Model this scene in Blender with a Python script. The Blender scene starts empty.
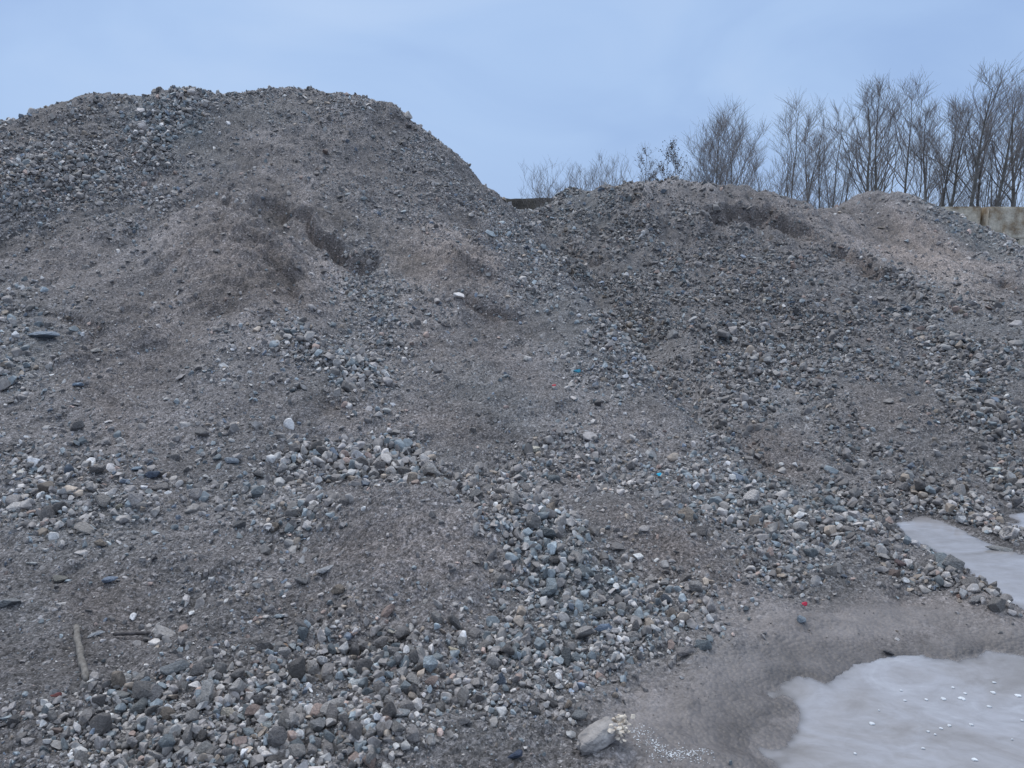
import bpy, bmesh, math, random
import numpy as np
from mathutils import Vector, Matrix
random.seed(7)
rng = np.random.default_rng(11)
SC = bpy.context.scene
COL = SC.collection

# ------------------------------------------------------------------ helpers
FPX = 773.0
EYE = 1.6
PITCH = math.atan((384-245)/FPX)
CP, SP = math.cos(PITCH), math.sin(PITCH)

def at(u, v, y):
    """world point on the sight line through photo pixel (u,v) at horizontal depth y"""
    a = (np.asarray(u, float)-512)/FPX; b = (384-np.asarray(v, float))/FPX
    k = y/(CP + b*SP)
    return a*k, y, EYE + (-SP + b*CP)*k

def project(x, y, z):
    zz = z-EYE
    d = y*CP - zz*SP
    h = y*SP + zz*CP
    d = np.maximum(d, 0.2)
    return 512+FPX*x/d, 384-FPX*h/d, d

def tag(o, label=None, cat=None, group=None, kind=None):
    if label: o['label'] = label
    if cat: o['category'] = cat
    if group: o['group'] = group
    if kind: o['kind'] = kind
    return o

def mesh_obj(name, verts, faces, mat, parent=None, smooth=True):
    me = bpy.data.meshes.new(name)
    verts = np.asarray(verts, np.float32); faces = np.asarray(faces, np.int32)
    k = faces.shape[1]
    me.vertices.add(len(verts)); me.vertices.foreach_set('co', verts.ravel())
    me.loops.add(faces.size); me.loops.foreach_set('vertex_index', faces.ravel())
    me.polygons.add(len(faces))
    me.polygons.foreach_set('loop_start', np.arange(0, faces.size, k, dtype=np.int32))
    if isinstance(smooth, bool):
        sm = np.full(len(faces), smooth)
    else:
        sm = smooth
    me.polygons.foreach_set('use_smooth', sm)
    me.update(calc_edges=True)
    if mat: me.materials.append(mat)
    o = bpy.data.objects.new(name, me); COL.objects.link(o)
    if parent: o.parent = parent
    return o

def empty(name, loc):
    o = bpy.data.objects.new(name, None); COL.objects.link(o); o.location = loc
    return o

def col_attr(me, name, arr):
    a = me.color_attributes.new(name, 'FLOAT_COLOR', 'POINT')
    c = np.ones((len(me.vertices), 4), np.float32); c[:, :3] = arr
    a.data.foreach_set('color', c.ravel())

def sstep(a, b, x):
    t = np.clip((x-a)/(b-a), 0, 1); return t*t*(3-2*t)

def _hash(ix, iy, s):
    h = (ix.astype(np.int64)*374761393 + iy.astype(np.int64)*668265263 + s*1274126177) & 0xFFFFFFFF
    h = ((h ^ (h >> 13))*1274126177) & 0xFFFFFFFF
    h = h ^ (h >> 16)
    return (h & 0xFFFFFF)/float(0xFFFFFF)

def vnoise(x, y, s=0):
    ix = np.floor(x); iy = np.floor(y); fx = x-ix; fy = y-iy
    ix = ix.astype(np.int64); iy = iy.astype(np.int64)
    fx = fx*fx*fx*(fx*(fx*6-15)+10); fy = fy*fy*fy*(fy*(fy*6-15)+10)
    a = _hash(ix, iy, s); b = _hash(ix+1, iy, s); c = _hash(ix, iy+1, s); d = _hash(ix+1, iy+1, s)
    return ((a*(1-fx)+b*fx)*(1-fy) + (c*(1-fx)+d*fx)*fy)*2-1

def fbm(x, y, octs=4, s=0, g=0.5):
    r = 0; a = 1.0; tot = 0
    for k in range(octs):
        th = 0.6*k+0.3
        xr = x*math.cos(th)-y*math.sin(th); yr = x*math.sin(th)+y*math.cos(th)
        r = r + a*vnoise(xr*2**k+17.3*k, yr*2**k-9.1*k, s+k); tot += a; a *= g
    return r/tot

def worley(x, y, s=0):
    """distance to nearest jittered cell point and that cell's random value"""
    ix = np.floor(x).astype(np.int64); iy = np.floor(y).astype(np.int64)
    best = np.full(x.shape, 9.0); val = np.zeros(x.shape)
    for dx in (-1, 0, 1):
        for dy in (-1, 0, 1):
            jx = ix+dx; jy = iy+dy
            px = jx+_hash(jx, jy, s); py = jy+_hash(jx, jy, s+5)
            d = np.hypot(px-x, py-y)
            m = d < best
            best = np.where(m, d, best); val = np.where(m, _hash(jx, jy, s+9), val)
    return best, val

# ------------------------------------------------------------------ relief of the heaps
# survey points of the surface: photo pixel and horizontal distance in metres
CPTS = [
 # tall heap, skyline
 (-150,150,10.5),(-60,128,11.2),(0,117,11.6),(45,103,12),(110,92,12.4),(137,96,12.4),(175,87,12.4),(215,97,12.8),(250,91,13),
 (290,87,13.2),(340,93,13.3),(390,96,13.3),(402,107,13.1),(413,120,13.0),(428,131,13.0),(442,141,13),(456,153,13),(470,166,13.0),(484,182,13),(500,198,13.0),
 # tall heap, face
 (-100,250,8.4),(-60,400,5.4),(0,200,9.3),(0,280,7.8),(0,360,6.1),(0,450,4.75),(0,560,3.5),(0,650,2.8),(0,768,2.1),
 (100,160,10.5),(100,230,8.9),(100,300,7.4),(100,370,6.0),(100,450,4.8),(100,560,3.5),(100,650,2.8),(110,768,2.08),
 (200,140,11.3),(200,200,9.8),(200,260,8.4),(200,320,7.1),(200,400,5.5),(200,470,4.5),(200,560,3.5),(200,650,2.78),(200,768,2.06),
 (300,130,11.9),(300,190,10.3),(300,260,8.7),(300,320,7.2),(300,400,5.6),(300,470,4.75),(300,560,3.55),(300,660,2.7),(300,768,2.05),
 (360,130,12.3),(360,200,10.5),(380,270,8.8),(380,330,7.3),(400,400,5.9),(400,470,4.95),
 (430,170,12.0),(450,230,10.4),(460,290,8.6),(470,350,7.2),(480,420,5.7),(500,482,4.95),
 (530,290,9.2),(550,350,7.4),(570,410,6.0),(600,474,5.05),
 # low mound in front
 (340,508,3.85),(400,505,3.8),(440,510,3.8),(500,513,3.82),(440,560,3.35),(440,620,2.92),(420,700,2.42),(420,768,2.06),
 (560,530,3.85),(560,600,3.2),(560,680,2.62),(560,768,2.13),
 (640,515,3.95),(650,560,3.55),(660,620,3.05),(660,680,2.68),(660,768,2.17),
 # valley between the heaps
 (524,216,13.6),(545,235,12.6),(567,262,11.2),(612,312,9.2),(662,372,7.4),(722,440,5.7),(780,500,4.65),
 # long heap
 (550,199,15.2),(533,209,15.0),(590,185,15.8),(640,183,16),(700,183,16),(732,183,16),(770,190,15.6),(805,200,15.4),
 (600,230,13.6),(640,290,10.8),(680,240,13.0),(700,320,9.6),(740,250,12.6),(740,380,7.5),
 (800,240,13.4),(800,300,10.2),(800,370,7.8),(800,430,6.1),(860,300,10.4),(860,480,5.1),
 (900,360,7.9),(900,430,6.0),(960,330,9.0),(960,400,6.7),(960,470,5.2),(1024,330,9.0),(1024,400,6.7),(1024,470,5.1),(1100,400,6.6),
 (1100,300,9.8),(1200,420,6.2),
 # mound behind at the right
 (830,202,17.0),(855,196,17.2),(890,188,17.2),(920,198,17.1),(950,217,17),(980,233,16.8),(1024,254,16.4),(1090,272,16),
 (860,235,15.0),(900,255,13.0),(960,265,12.2),(1000,270,12.0),(1060,275,11.5),
 # low ground
 (860,560,3.8),(930,590,3.45),(1000,615,3.22),(1100,600,3.35),(1024,525,4.28),(960,510,4.5),(900,525,4.25),(1150,520,4.3),
 (760,620,3.08),(850,625,3.1),(700,700,2.52),(800,700,2.52),(800,768,2.15),(1000,700,2.52),(1100,740,2.3),(900,768,2.15),
]
CPTS = [(u, v+(6 if (v < 205 and y > 10 and u < 502 and i < 22) else 5 if (v < 204 and y > 15) else 0), y) for i, (u, v, y) in enumerate(CPTS)]
P = [list(at(u, v, y)) for u, v, y in CPTS]
for u_, v_, y_ in [(340,508,3.85),(400,505,3.8),(440,510,3.8),(500,513,3.82),(640,515,3.95)]:
    x0, y0, z0 = at(u_, v_, y_); P.append([x0*1.1, y0+.42, z0-.10])
def sky(pts):
    for u, v, y in pts:
        x0, y0, z0 = at(u, v, y)
        P.append([x0*1.12, y0+1.6, z0-0.75]); P.append([x0*1.3, y0+5.5, 0.25])
sky([c for c in CPTS[:16]][::2] + [(430,128,13.0)])
sky([(590,185,15.8),(700,183,16),(770,190,15.6),(890,188,17.2),(980,221,16.8),(1090,245,16)])
for x0, y0 in [(-12,4),(-12,1),(-6,0),(0,0),(6,0),(12,1),(14,4),(-16,8),(16,8),(-20,24),(-8,26),(0,26),(10,26),(22,24),(20,14),(-20,16)]:
    P.append([x0, y0, 0.02])
P.append([-9.5, 6, 1.0]); P.append([-11.5, 9, 2.0])
P = np.array(P)
KS = 10.0
def _phi(r2):
    return 0.5*r2*np.log(r2+1e-9)
def tps_fit(X, Z, lam):
    n = len(X)
    d2 = ((X[:, None]-X[None])**2).sum(-1)/KS**2
    A = np.zeros((n+3, n+3)); A[:n, :n] = _phi(d2)+lam*np.eye(n)
    A[:n, n] = 1; A[:n, n+1:] = X/KS; A[n, :n] = 1; A[n+1:, :n] = X.T/KS
    b = np.zeros(n+3); b[:n] = Z
    return np.linalg.solve(A, b)
W = tps_fit(P[:, :2], P[:, 2], 2e-4)
def base_h(x, y):
    shp = np.shape(x); x = np.ravel(x); y = np.ravel(y); n = len(P)
    out = np.full(x.shape, W[n]) + W[n+1]*x/KS + W[n+2]*y/KS
    for i in range(n):
        out += W[i]*_phi(((x-P[i, 0])**2+(y-P[i, 1])**2)/KS**2)
    return out.reshape(shp)

def hit(u, v):
    ys = np.linspace(1.6, 20, 900)
    xs, _, zs = at(u, v, ys)
    h = base_h(xs, ys)
    k = np.where(zs < h)[0]
    i = k[0] if len(k) else len(ys)-1
    return np.array([xs[i], ys[i]])
def ground_pt(u, v):
    b = (384-v)/FPX
    k = EYE/(SP-b*CP)
    return np.array([(u-512)/FPX*k, (CP+b*SP)*k])

# ---- fan shaped survey grid
NC, NR = 1320, 1120
T = np.concatenate([np.linspace(-1.15, -0.68, 90, endpoint=False), np.linspace(-0.68, 0.68, NC-180), np.linspace(0.68, 1.15, 91)[1:]])
L0, L1 = math.log(0.9+1.5), math.log(24+1.5)
YR = np.exp(np.linspace(L0, L1, NR))-1.5
X = (YR[:, None]+1.5)*T[None]
Y = np.repeat(YR[:, None], NC, 1)
# coarse evaluate then upsample (the base is smooth)
def up(f, st=4):
    ri = np.arange(0, NR, st); ci = np.arange(0, NC, st)
    if ri[-1] != NR-1: ri = np.append(ri, NR-1)
    if ci[-1] != NC-1: ci = np.append(ci, NC-1)
    g = f(X[np.ix_(ri, ci)], Y[np.ix_(ri, ci)])
    tmp = np.stack([np.interp(np.arange(NC), ci, row) for row in g])
    k = np.interp(np.arange(NR), ri, np.arange(len(ri))); k0 = np.minimum(k.astype(int), len(ri)-2); fr = (k-k0)[:, None]
    return tmp[k0]*(1-fr)+tmp[k0+1]*fr
H0 = up(base_h)
H0 = np.where(H0 < .06, .012+.048*np.exp(np.minimum(H0-.06, 0)/.048), H0)
U, V, D = project(X, Y, H0)

def ell(u, v, c):
    cu, cv, ru, rv, ang = c[:5]; a = math.radians(ang)
    dx = u-cu; dy = v-cv
    p = (dx*math.cos(a)+dy*math.sin(a))/ru; q = (-dx*math.sin(a)+dy*math.cos(a))/rv
    return np.exp(-(p*p+q*q)**1.3*0.9)
# ---- puddles
def sd_poly(poly, x, y):
    n = len(poly); d = np.full(x.shape, 1e9); ins = np.zeros(x.shape, bool)
    for i in range(n):
        a = poly[i]; b = poly[(i+1) % n]; e = b-a
        wx = x-a[0]; wy = y-a[1]
        t = np.clip((wx*e[0]+wy*e[1])/(e@e), 0, 1)
        d = np.minimum(d, np.hypot(wx-e[0]*t, wy-e[1]*t))
        c = ((a[1] > y) != (b[1] > y)) & (x < (b[0]-a[0])*(y-a[1])/(b[1]-a[1]+1e-12)+a[0])
        ins ^= c
    return np.where(ins, -d, d)
PUD1 = [ground_pt(*p) for p in [(766,790),(752,750),(764,712),(796,687),(838,664),(882,652),(920,652),(955,660),(985,650),(1060,656),(1180,660),(1250,700),(1250,790),(1200,960),(900,1000),(790,900)]]
PUD2 = [ground_pt(*p) for p in [(897,522),(925,517),(952,526),(982,538),(1004,548),(1040,557),(1120,570),(1250,585),(1300,640),(1150,640),(1060,624),(1018,612),(998,594),(968,572),(934,553),(908,541)]]
PUD3 = [ground_pt(*p) for p in [(1008,520),(1030,513),(1100,512),(1180,520),(1160,532),(1060,530),(1016,528)]]
sd1 = sd_poly(PUD1, X, Y); sd2 = sd_poly(PUD2, X, Y); sd3 = sd_poly(PUD3, X, Y)
wob = fbm(X*5, Y*5, 4, 31)
SD = np.minimum(np.minimum(sd1, (sd2-.01)*1.5), sd3) + wob*0.10
w = sstep(-0.02, 0.42, SD)
shal = ell(U, V, (765,740,40,50,0))*.6
H = w*H0 + (1-w)*(np.where(SD < 0, np.clip(SD, -0.3, 0)*(.16-.10*shal)-.004*(1-shal), np.clip(SD, 0, .4)*.12))
_e = lambda cu, cv, ru, rv, a: np.exp(-((((U-cu)*math.cos(a)+(V-cv)*math.sin(a))/ru)**2+((-(U-cu)*math.sin(a)+(V-cv)*math.cos(a))/rv)**2))
ridgem = _e(935, 582, 95, 16, .42)
H += .07*ridgem*sstep(.02, .12, SD)
flatm = sstep(0.0, 0.55, SD)                       # 0 on the puddles, 1 on heaps
mudz = sstep(0, 60, 640+0*U-0) * 0
def bulge(cu, cv, ru, rv, a, h):
    global H
    H += h*ell(U, V, (cu, cv, ru, rv, a))
# ---- scarps: a step down on the near side of a line
def scarp(pix, h, wdt, ragged=0.18, soft=0.10):
    global H
    h = h*.8; ragged = min(ragged, wdt*.45)
    pl = np.array([hit(u, v) for u, v in pix])
    lo = pl.min(0)-1.6; hi = pl.max(0)+1.6
    m = (X > lo[0]) & (X < hi[0]) & (Y > lo[1]) & (Y < hi[1])
    x = X[m]; y = Y[m]
    x = x+ragged*fbm(x*2.6, y*2.6, 3, 77, .5); y = y+ragged*1.5*fbm(x*2.3, y*2.3, 3, 78, .5)
    best = np.full(x.shape, 1e9); side = np.zeros(x.shape); tt = np.zeros(x.shape)
    n = len(pl)-1
    for i in range(n):
        a = pl[i]; e = pl[i+1]-a
        wx = x-a[0]; wy = y-a[1]
        t = np.clip((wx*e[0]+wy*e[1])/(e@e), 0, 1)
        d = np.hypot(wx-e[0]*t, wy-e[1]*t)
        s = e[1]*wx-e[0]*wy
        k = d < best
        best = np.where(k, d, best); side = np.where(k, np.sign(s), side); tt = np.where(k, (i+t)/n, tt)
    s = best*side                                   # >0 : on the near side
    endf = np.sin(np.clip(tt, 0, 1)*math.pi)**0.6
    dz = -h*sstep(0, soft, s)*np.exp(-np.maximum(s, 0)/wdt) + 0.22*h*np.exp(-np.maximum(-s, 0)/(0.5*wdt))*(s <= 0)*sstep(0, .02, -s)
    H[m] += dz*endf
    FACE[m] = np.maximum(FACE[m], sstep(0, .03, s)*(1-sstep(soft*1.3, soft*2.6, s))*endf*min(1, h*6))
SCARPS = [
 ([(262,196),(298,215),(335,240),(360,252),(384,258)], .34, .42),
 ([(222,232),(262,262),(300,285),(312,312),(280,322)], .16, .35),
 ([(180,190),(230,215),(262,240)], .10, .3),
 ([(690,232),(705,216),(735,209),(775,216),(812,236),(834,252)], .42, .55),
 ([(806,246),(850,254),(886,276),(935,292)], .30, .45),
 ([(420,262),(470,282),(505,292),(530,300)], .10, .3),
 ([(462,300),(500,312),(523,322)], .20, .25),
 ([(735,436),(768,448),(792,470)], .10, .22),
 ([(985,282),(1000,280),(1022,292)], .22, .3),
 ([(566,238),(585,246),(610,262)], .16, .4),
 ([(622,202),(636,200),(650,208)], .16, .3),
 ([(50,306),(90,318),(112,352)], .12, .3),
 ([(70,380),(110,400),(150,440)], .07, .25),
 ([(318,548),(362,540),(412,549)], .05, .12),
 ([(310,395),(340,400),(365,418)], .08, .2),
 ([(200,300),(245,312),(290,330)], .07, .25),
 ([(505,515),(530,545),(548,600)], .035, .12),
 ([(610,545),(640,528),(690,540)], .04, .12),
 ([(560,698),(600,690),(660,690)], .045, .15),
 ([(380,110),(405,118),(430,140)], .10, .4),
 ([(860,610),(885,600),(940,612)], .05, .12),
]
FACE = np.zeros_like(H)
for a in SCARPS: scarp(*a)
for b_ in [(608,300,24,110,-45,-.24),(578,312,16,110,-45,.20),(690,400,14,60,-45,-.10),(235,262,72,44,18,.24),(452,272,58,28,25,.13),(345,300,34,50,-8,-.12),(445,522,130,22,3,.05),(745,246,80,16,10,-.16),(655,532,56,16,18,.05),(575,590,70,34,40,.05),(190,720,200,40,0,.03),(120,365,60,34,30,-.08),(890,300,60,16,20,-.10),(400,150,16,50,-38,-.10),(440,190,12,60,-40,.08),(480,240,14,60,-42,.08),(560,330,20,90,-48,.07),(620,300,18,60,-42,-.10),(850,400,70,24,15,.06),(770,470,40,20,15,-.05)]: bulge(*b_)

# ---- patches seen in the photograph: centre, radii, angle, coarseness, stone radius, hue
PATCH = [
 # u, v, ru, rv, ang, dens, rpx, pale, brown
 (190,738,250,60,-4,1.7,4.7,.25,0), (320,690,160,64,8,1.35,4.3,.2,0), (480,742,100,42,0,1.3,4.0,.3,0), (60,720,90,60,0,.5,3.4,.1,.1),
 (180,610,90,36,12,.7,3.6,.2,0), (578,598,104,46,44,2.0,3.9,1.3,0), (575,680,80,40,25,1.2,3.4,.8,0), (655,640,70,50,35,.6,3.2,.6,0),
 (545,545,45,24,20,1.0,2.8,.9,0),
 (250,490,66,46,25,1.25,3.6,.35,0), (390,470,150,24,3,1.5,3.7,.3,0), (470,445,70,26,10,.6,3.0,.2,0),
 (345,385,62,40,30,.8,3.0,.4,0), (375,300,48,60,-5,.6,2.2,.6,0), (300,352,40,14,25,.4,2.4,.2,0),
 (20,350,48,46,10,1.5,3.4,.7,0), (60,530,80,44,10,.7,4.0,.6,0), (25,620,50,40,0,.6,4.2,.3,0), (110,470,60,36,12,.5,3.4,.1,.1),
 (200,355,60,22,25,.6,2.4,.3,0), (40,455,50,50,0,.3,3.0,.1,.2),
 (160,125,50,30,10,1.8,2.5,1.2,0), (200,160,36,16,20,.5,2.0,.5,0), (55,160,95,60,-14,.95,2.3,.15,.1), (120,215,70,26,-10,.5,2.4,.2,.1),
 (30,230,50,30,0,.3,2.0,.2,0), (250,110,60,20,5,.6,1.6,.5,0), (330,105,70,16,0,.5,1.4,.3,0),
 (470,190,60,110,-38,.35,1.4,.1,.0), (380,180,90,60,20,.3,1.4,.1,.1), (560,300,40,90,-42,.6,1.6,.6,0),
 (480,395,80,24,32,.8,2.6,.6,0), (560,420,70,26,15,.5,2.2,.3,0), (600,370,90,36,35,.5,1.9,.5,0), (420,340,50,60,-30,.3,1.9,.2,.1),
 (575,205,50,24,15,.8,1.8,.8,0), (640,300,90,60,30,.9,2.0,.3,0), (600,255,40,40,0,.7,2.0,.2,0), (720,290,110,70,20,.8,1.9,.1,.1),
 (850,330,120,40,15,.6,1.8,.1,.1), (860,385,130,46,20,.75,2.1,.3,0), (985,230,60,22,22,1.1,2.0,1.0,0), (960,310,90,30,20,.9,2.2,.6,0),
 (990,400,90,60,10,.95,2.5,.4,0), (900,460,140,46,5,1.0,2.8,.2,0), (990,490,80,34,5,.9,3.0,.2,0), (780,400,60,40,20,.7,2.3,.4,0),
 (740,370,90,30,25,.4,2.0,.3,0), (800,230,50,12,20,.2,1.4,.1,.1),
 (760,500,110,34,12,.85,2.6,.9,0), (780,560,80,42,15,.85,2.9,.5,0), (850,530,70,24,15,.9,3.2,.2,0), (900,580,120,18,20,1.2,3.8,.2,0), (700,610,60,34,30,.7,3.2,.3,0),
 (970,600,60,18,22,1.1,3.8,.1,0), (990,540,40,16,10,1.0,3.6,.2,0), (985,515,70,14,5,.9,3.2,.1,0), (640,490,60,30,15,.6,2.9,.3,.1), (600,460,90,18,15,.45,2.6,.3,.1),
 (690,440,70,34,25,.5,2.2,.3,0), (745,655,50,24,0,.5,3.4,.2,0),
]
FINE = [  # places of fine soil
 (245,275,90,48,15,1), (160,330,60,36,20,.8), (440,275,66,34,25,.9), (515,360,40,60,-40,.3), (435,425,40,26,20,.8),
 (440,555,120,36,3,.85), (672,548,56,26,25,.9), (700,590,70,30,35,.7), (930,260,80,30,25,1), (850,235,50,22,30,.6), (860,630,170,28,-3,1.0),
 (760,210,50,14,20,.5), (120,390,55,60,20,.6), (345,420,40,22,10,.7), (700,720,90,50,0,1.0), (900,415,45,20,10,.7), (600,435,50,18,10,.4),
 (60,260,60,40,10,.6), (640,420,60,30,20,.4), (95,610,40,36,0,.7), (330,130,110,50,0,.3), (420,330,16,60,-35,.7), (730,205,40,10,0,.5),
 (860,240,30,14,30,.5), (780,455,30,22,20,.9), (290,210,60,60,30,.4), (330,625,120,30,10,.35), (760,620,60,30,0,.4),
]
wu = U+26*fbm(X*1.3, Y*1.3, 3, 5)*(6/np.maximum(D, 2))**0.6
wv = V+18*fbm(X*1.3, Y*1.3, 3, 6)*(6/np.maximum(D, 2))**0.6
dens = np.zeros_like(H); rsum = np.zeros_like(H)+.02*2.2; wsum = np.zeros_like(H)+.02; pale = np.zeros_like(H); brown = np.zeros_like(H)
for p in PATCH:
    e = ell(wu, wv, p)
    dens = 1-(1-np.minimum(dens, .999))*(1-np.minimum(e*p[5], .999)) if p[5] <= 1 else np.maximum(dens, e*p[5])
    rsum += e*p[6]; wsum += e
    pale = np.maximum(pale, e*p[7]); brown = np.maximum(brown, e*p[8])
rpx = rsum/wsum
far_ = 1-sstep(250, 440, V)
rpx = rpx*(1-.36*far_); dens *= (1-.15*far_)
fine = np.zeros_like(H)
for p in FINE: fine = np.maximum(fine, ell(wu, wv, p)*p[5])
apx, apy = at(300, 92, 13.0)[:2]
th_ = np.arctan2(X-apx, apy-Y); rr0 = np.hypot(X-apx, apy-Y)
th_ = th_+.10*fbm(X*.7, Y*.7, 3, 47)
rill_l = fbm(th_*9, rr0*.7, 5, 41, .6)*sstep(1.0, 4.2, rr0)+.5*fbm(X*1.5, Y*1.5, 4, 48)*(1-sstep(1.0, 4.2, rr0)); rill_r = fbm(X*2.0-Y*.25, Y*.5, 5, 43, .6)
side_r = sstep(-.3, .6, X-np.interp(Y, [4, 5.7, 7.4, 9.2, 11.2, 13.8], [1.6, 1.5, 1.4, 1.1, .75, .25]))
streak = rill_l*(1-side_r)+rill_r*side_r
clump = fbm(X*1.6, Y*1.6, 4, 91)
strong = sstep(.9, 1.35, dens)
dens = np.clip(dens*(1-0.93*fine*(1-.8*strong))*(0.75+.25*strong+(1.35*clump+1.6*streak)*(1-.65*strong))+0.02, 0.0, 1.9)
brown = np.clip(np.maximum(brown, 0.8*fine)+0.25*fbm(X*.8, Y*.8, 3, 55), 0, 1)
mud = np.clip(1-sstep(0.12, 0.6, sd1+.1*wob), 0, 1)*sstep(600, 640, V+30*clump)
mud = np.maximum(mud, ell(wu, wv, (870,628,180,30,-3))*1.0)
mud = np.clip(np.maximum(mud, ell(wu, wv, (715,730,95,50,0))*1.1), 0, 1)*(1-.95*np.clip(1.6*ridgem, 0, 1))
dens *= (1-.93*mud)

# ---- fine relief: lumps, clods, embedded stones
am = (0.25+0.75*flatm)
ridge_ = 1-2*np.abs(fbm(X*2.3, Y*2.3, 4, 203))
H += am*(1-.4*mud)*(0.10*fbm(X*.9, Y*.9, 4, 3)*sstep(0, 2.2, H0) + 0.030*fbm(X*3.1, Y*3.1, 4, 13) + 0.15*streak*sstep(.25, 1.6, H0) + .045*ridge_)
for sc, amp, sd_ in ((4.5, .050, 61), (11, .022, 62), (26, .011, 63), (55, .0055, 64)):
    wx = X+0.25/sc*vnoise(X*sc, Y*sc, 7); wy = Y+0.25/sc*vnoise(X*sc+9, Y*sc, 8)
    d_, v_ = worley(wx*sc, wy*sc, sd_)
    bump = np.clip(0.62*(.35+.9*v_)-d_, 0, 1)
    near = sstep(0.5, 2.0, sc*0+FPX/np.maximum(D, 1)/sc/1.2)   # drop what the grid cannot carry
    mask = sstep(-.1, .35, fbm(X*1.1, Y*1.1, 3, sd_+20)+.15) if sc < 12 else 1.0
    H += amp*bump*near*mask*am*(1-.6*mud)*(1.0 if sc < 20 else (1-.75*np.clip(FACE, 0, 1)))*(1.0 if sc > 5 else .8)
cl_ = np.maximum.reduce([ell(wu, wv, (245,255,80,60,15)), .9*ell(wu, wv, (470,285,50,34,30)), .8*ell(wu, wv, (780,235,80,22,12)), .6*ell(wu, wv, (870,275,60,20,30)), .7*ell(wu, wv, (110,350,50,50,0)), .5*ell(wu, wv, (350,230,50,24,30))])
calm = (1-.8*np.clip(np.maximum(.8*cl_, FACE), 0, 1))*(1-.5*mud)
H += calm*am*(0.0095)*fbm(X*19, Y*19, 5, 23, .66)*(1+.6*sstep(6, 14, D)) + mud*sstep(-.25, .3, SD)*(.016*fbm(X*6, Y*8, 4, 301, .55)+.002*(1-2*np.abs(fbm(X*22, Y*26, 4, 303, .6)))+.010*np.maximum(fbm(X*15, Y*15, 3, 302), 0)) + calm*am*.022*sstep(6, 12, D)*fbm(X*8, Y*8, 3, 29, .6)
for sc, amp, sd_ in ((3.2, .12, 161), (7.5, .06, 162), (15, .03, 163)):
    wx = X+.5/sc*fbm(X*sc, Y*sc, 2, 17); wy = Y+.5/sc*fbm(X*sc+9, Y*sc, 2, 18)
    d_, v_ = worley(wx*sc, wy*sc, sd_)
    H += amp*np.clip(cl_+.35*FACE, 0, 1.1)*np.clip(.75*(.3+.9*v_)-d_, 0, 1)
edge = np.minimum(sstep(0, 30, np.arange(NC))[None], sstep(0, 30, NC-1-np.arange(NC))[None])*np.minimum(sstep(0, 30, NR-1-np.arange(NR))[:, None], sstep(0, 20, np.arange(NR))[:, None])
H = H*edge-0.05*(1-edge)

def bil(G, x, y):
    r = (np.log(np.clip(y, .91, 23.9)+1.5)-L0)/(L1-L0)*(NR-1)
    c = np.interp(x/(y+1.5), T, np.arange(NC))
    r0 = np.clip(r.astype(int), 0, NR-2); c0 = np.clip(c.astype(int), 0, NC-2); fr = r-r0; fc = c-c0
    return (G[r0, c0]*(1-fc)+G[r0, c0+1]*fc)*(1-fr)+(G[r0+1, c0]*(1-fc)+G[r0+1, c0+1]*fc)*fr
def Hz(x, y):
    return float(bil(H, np.array([float(x)]), np.array([float(y)]))[0])

# ------------------------------------------------------------------ materials
def new_mat(name):
    m = bpy.data.materials.new(name); m.use_nodes = True
    nt = m.node_tree; b = nt.nodes['Principled BSDF']
    return m, nt, b
def N(nt, t, **kw):
    n = nt.nodes.new(t)
    for k, v in kw.items():
        if hasattr(n, k): setattr(n, k, v)
        else: n.inputs[k.replace('_', ' ')].default_value = v
    return n
def ramp(nt, src, stops):
    r = nt.nodes.new('ShaderNodeValToRGB'); e = r.color_ramp.elements
    while len(e) < len(stops): e.new(0.5)
    for k, (p, c) in enumerate(stops):
        e[k].position = p; e[k].color = (*c, 1) if len(c) == 3 else c
    nt.links.new(src, r.inputs[0]); return r
def mix(nt, fac, a, b, mode='MIX'):
    m = nt.nodes.new('ShaderNodeMix'); m.data_type = 'RGBA'; m.blend_type = mode
    for i, v in ((0, fac), (6, a), (7, b)):
        if isinstance(v, bpy.types.NodeSocket): nt.links.new(v, m.inputs[i])
        elif i == 0: m.inputs[0].default_value = v
        else: m.inputs[i].default_value = (*v, 1)
    return m.outputs[2]

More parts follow.
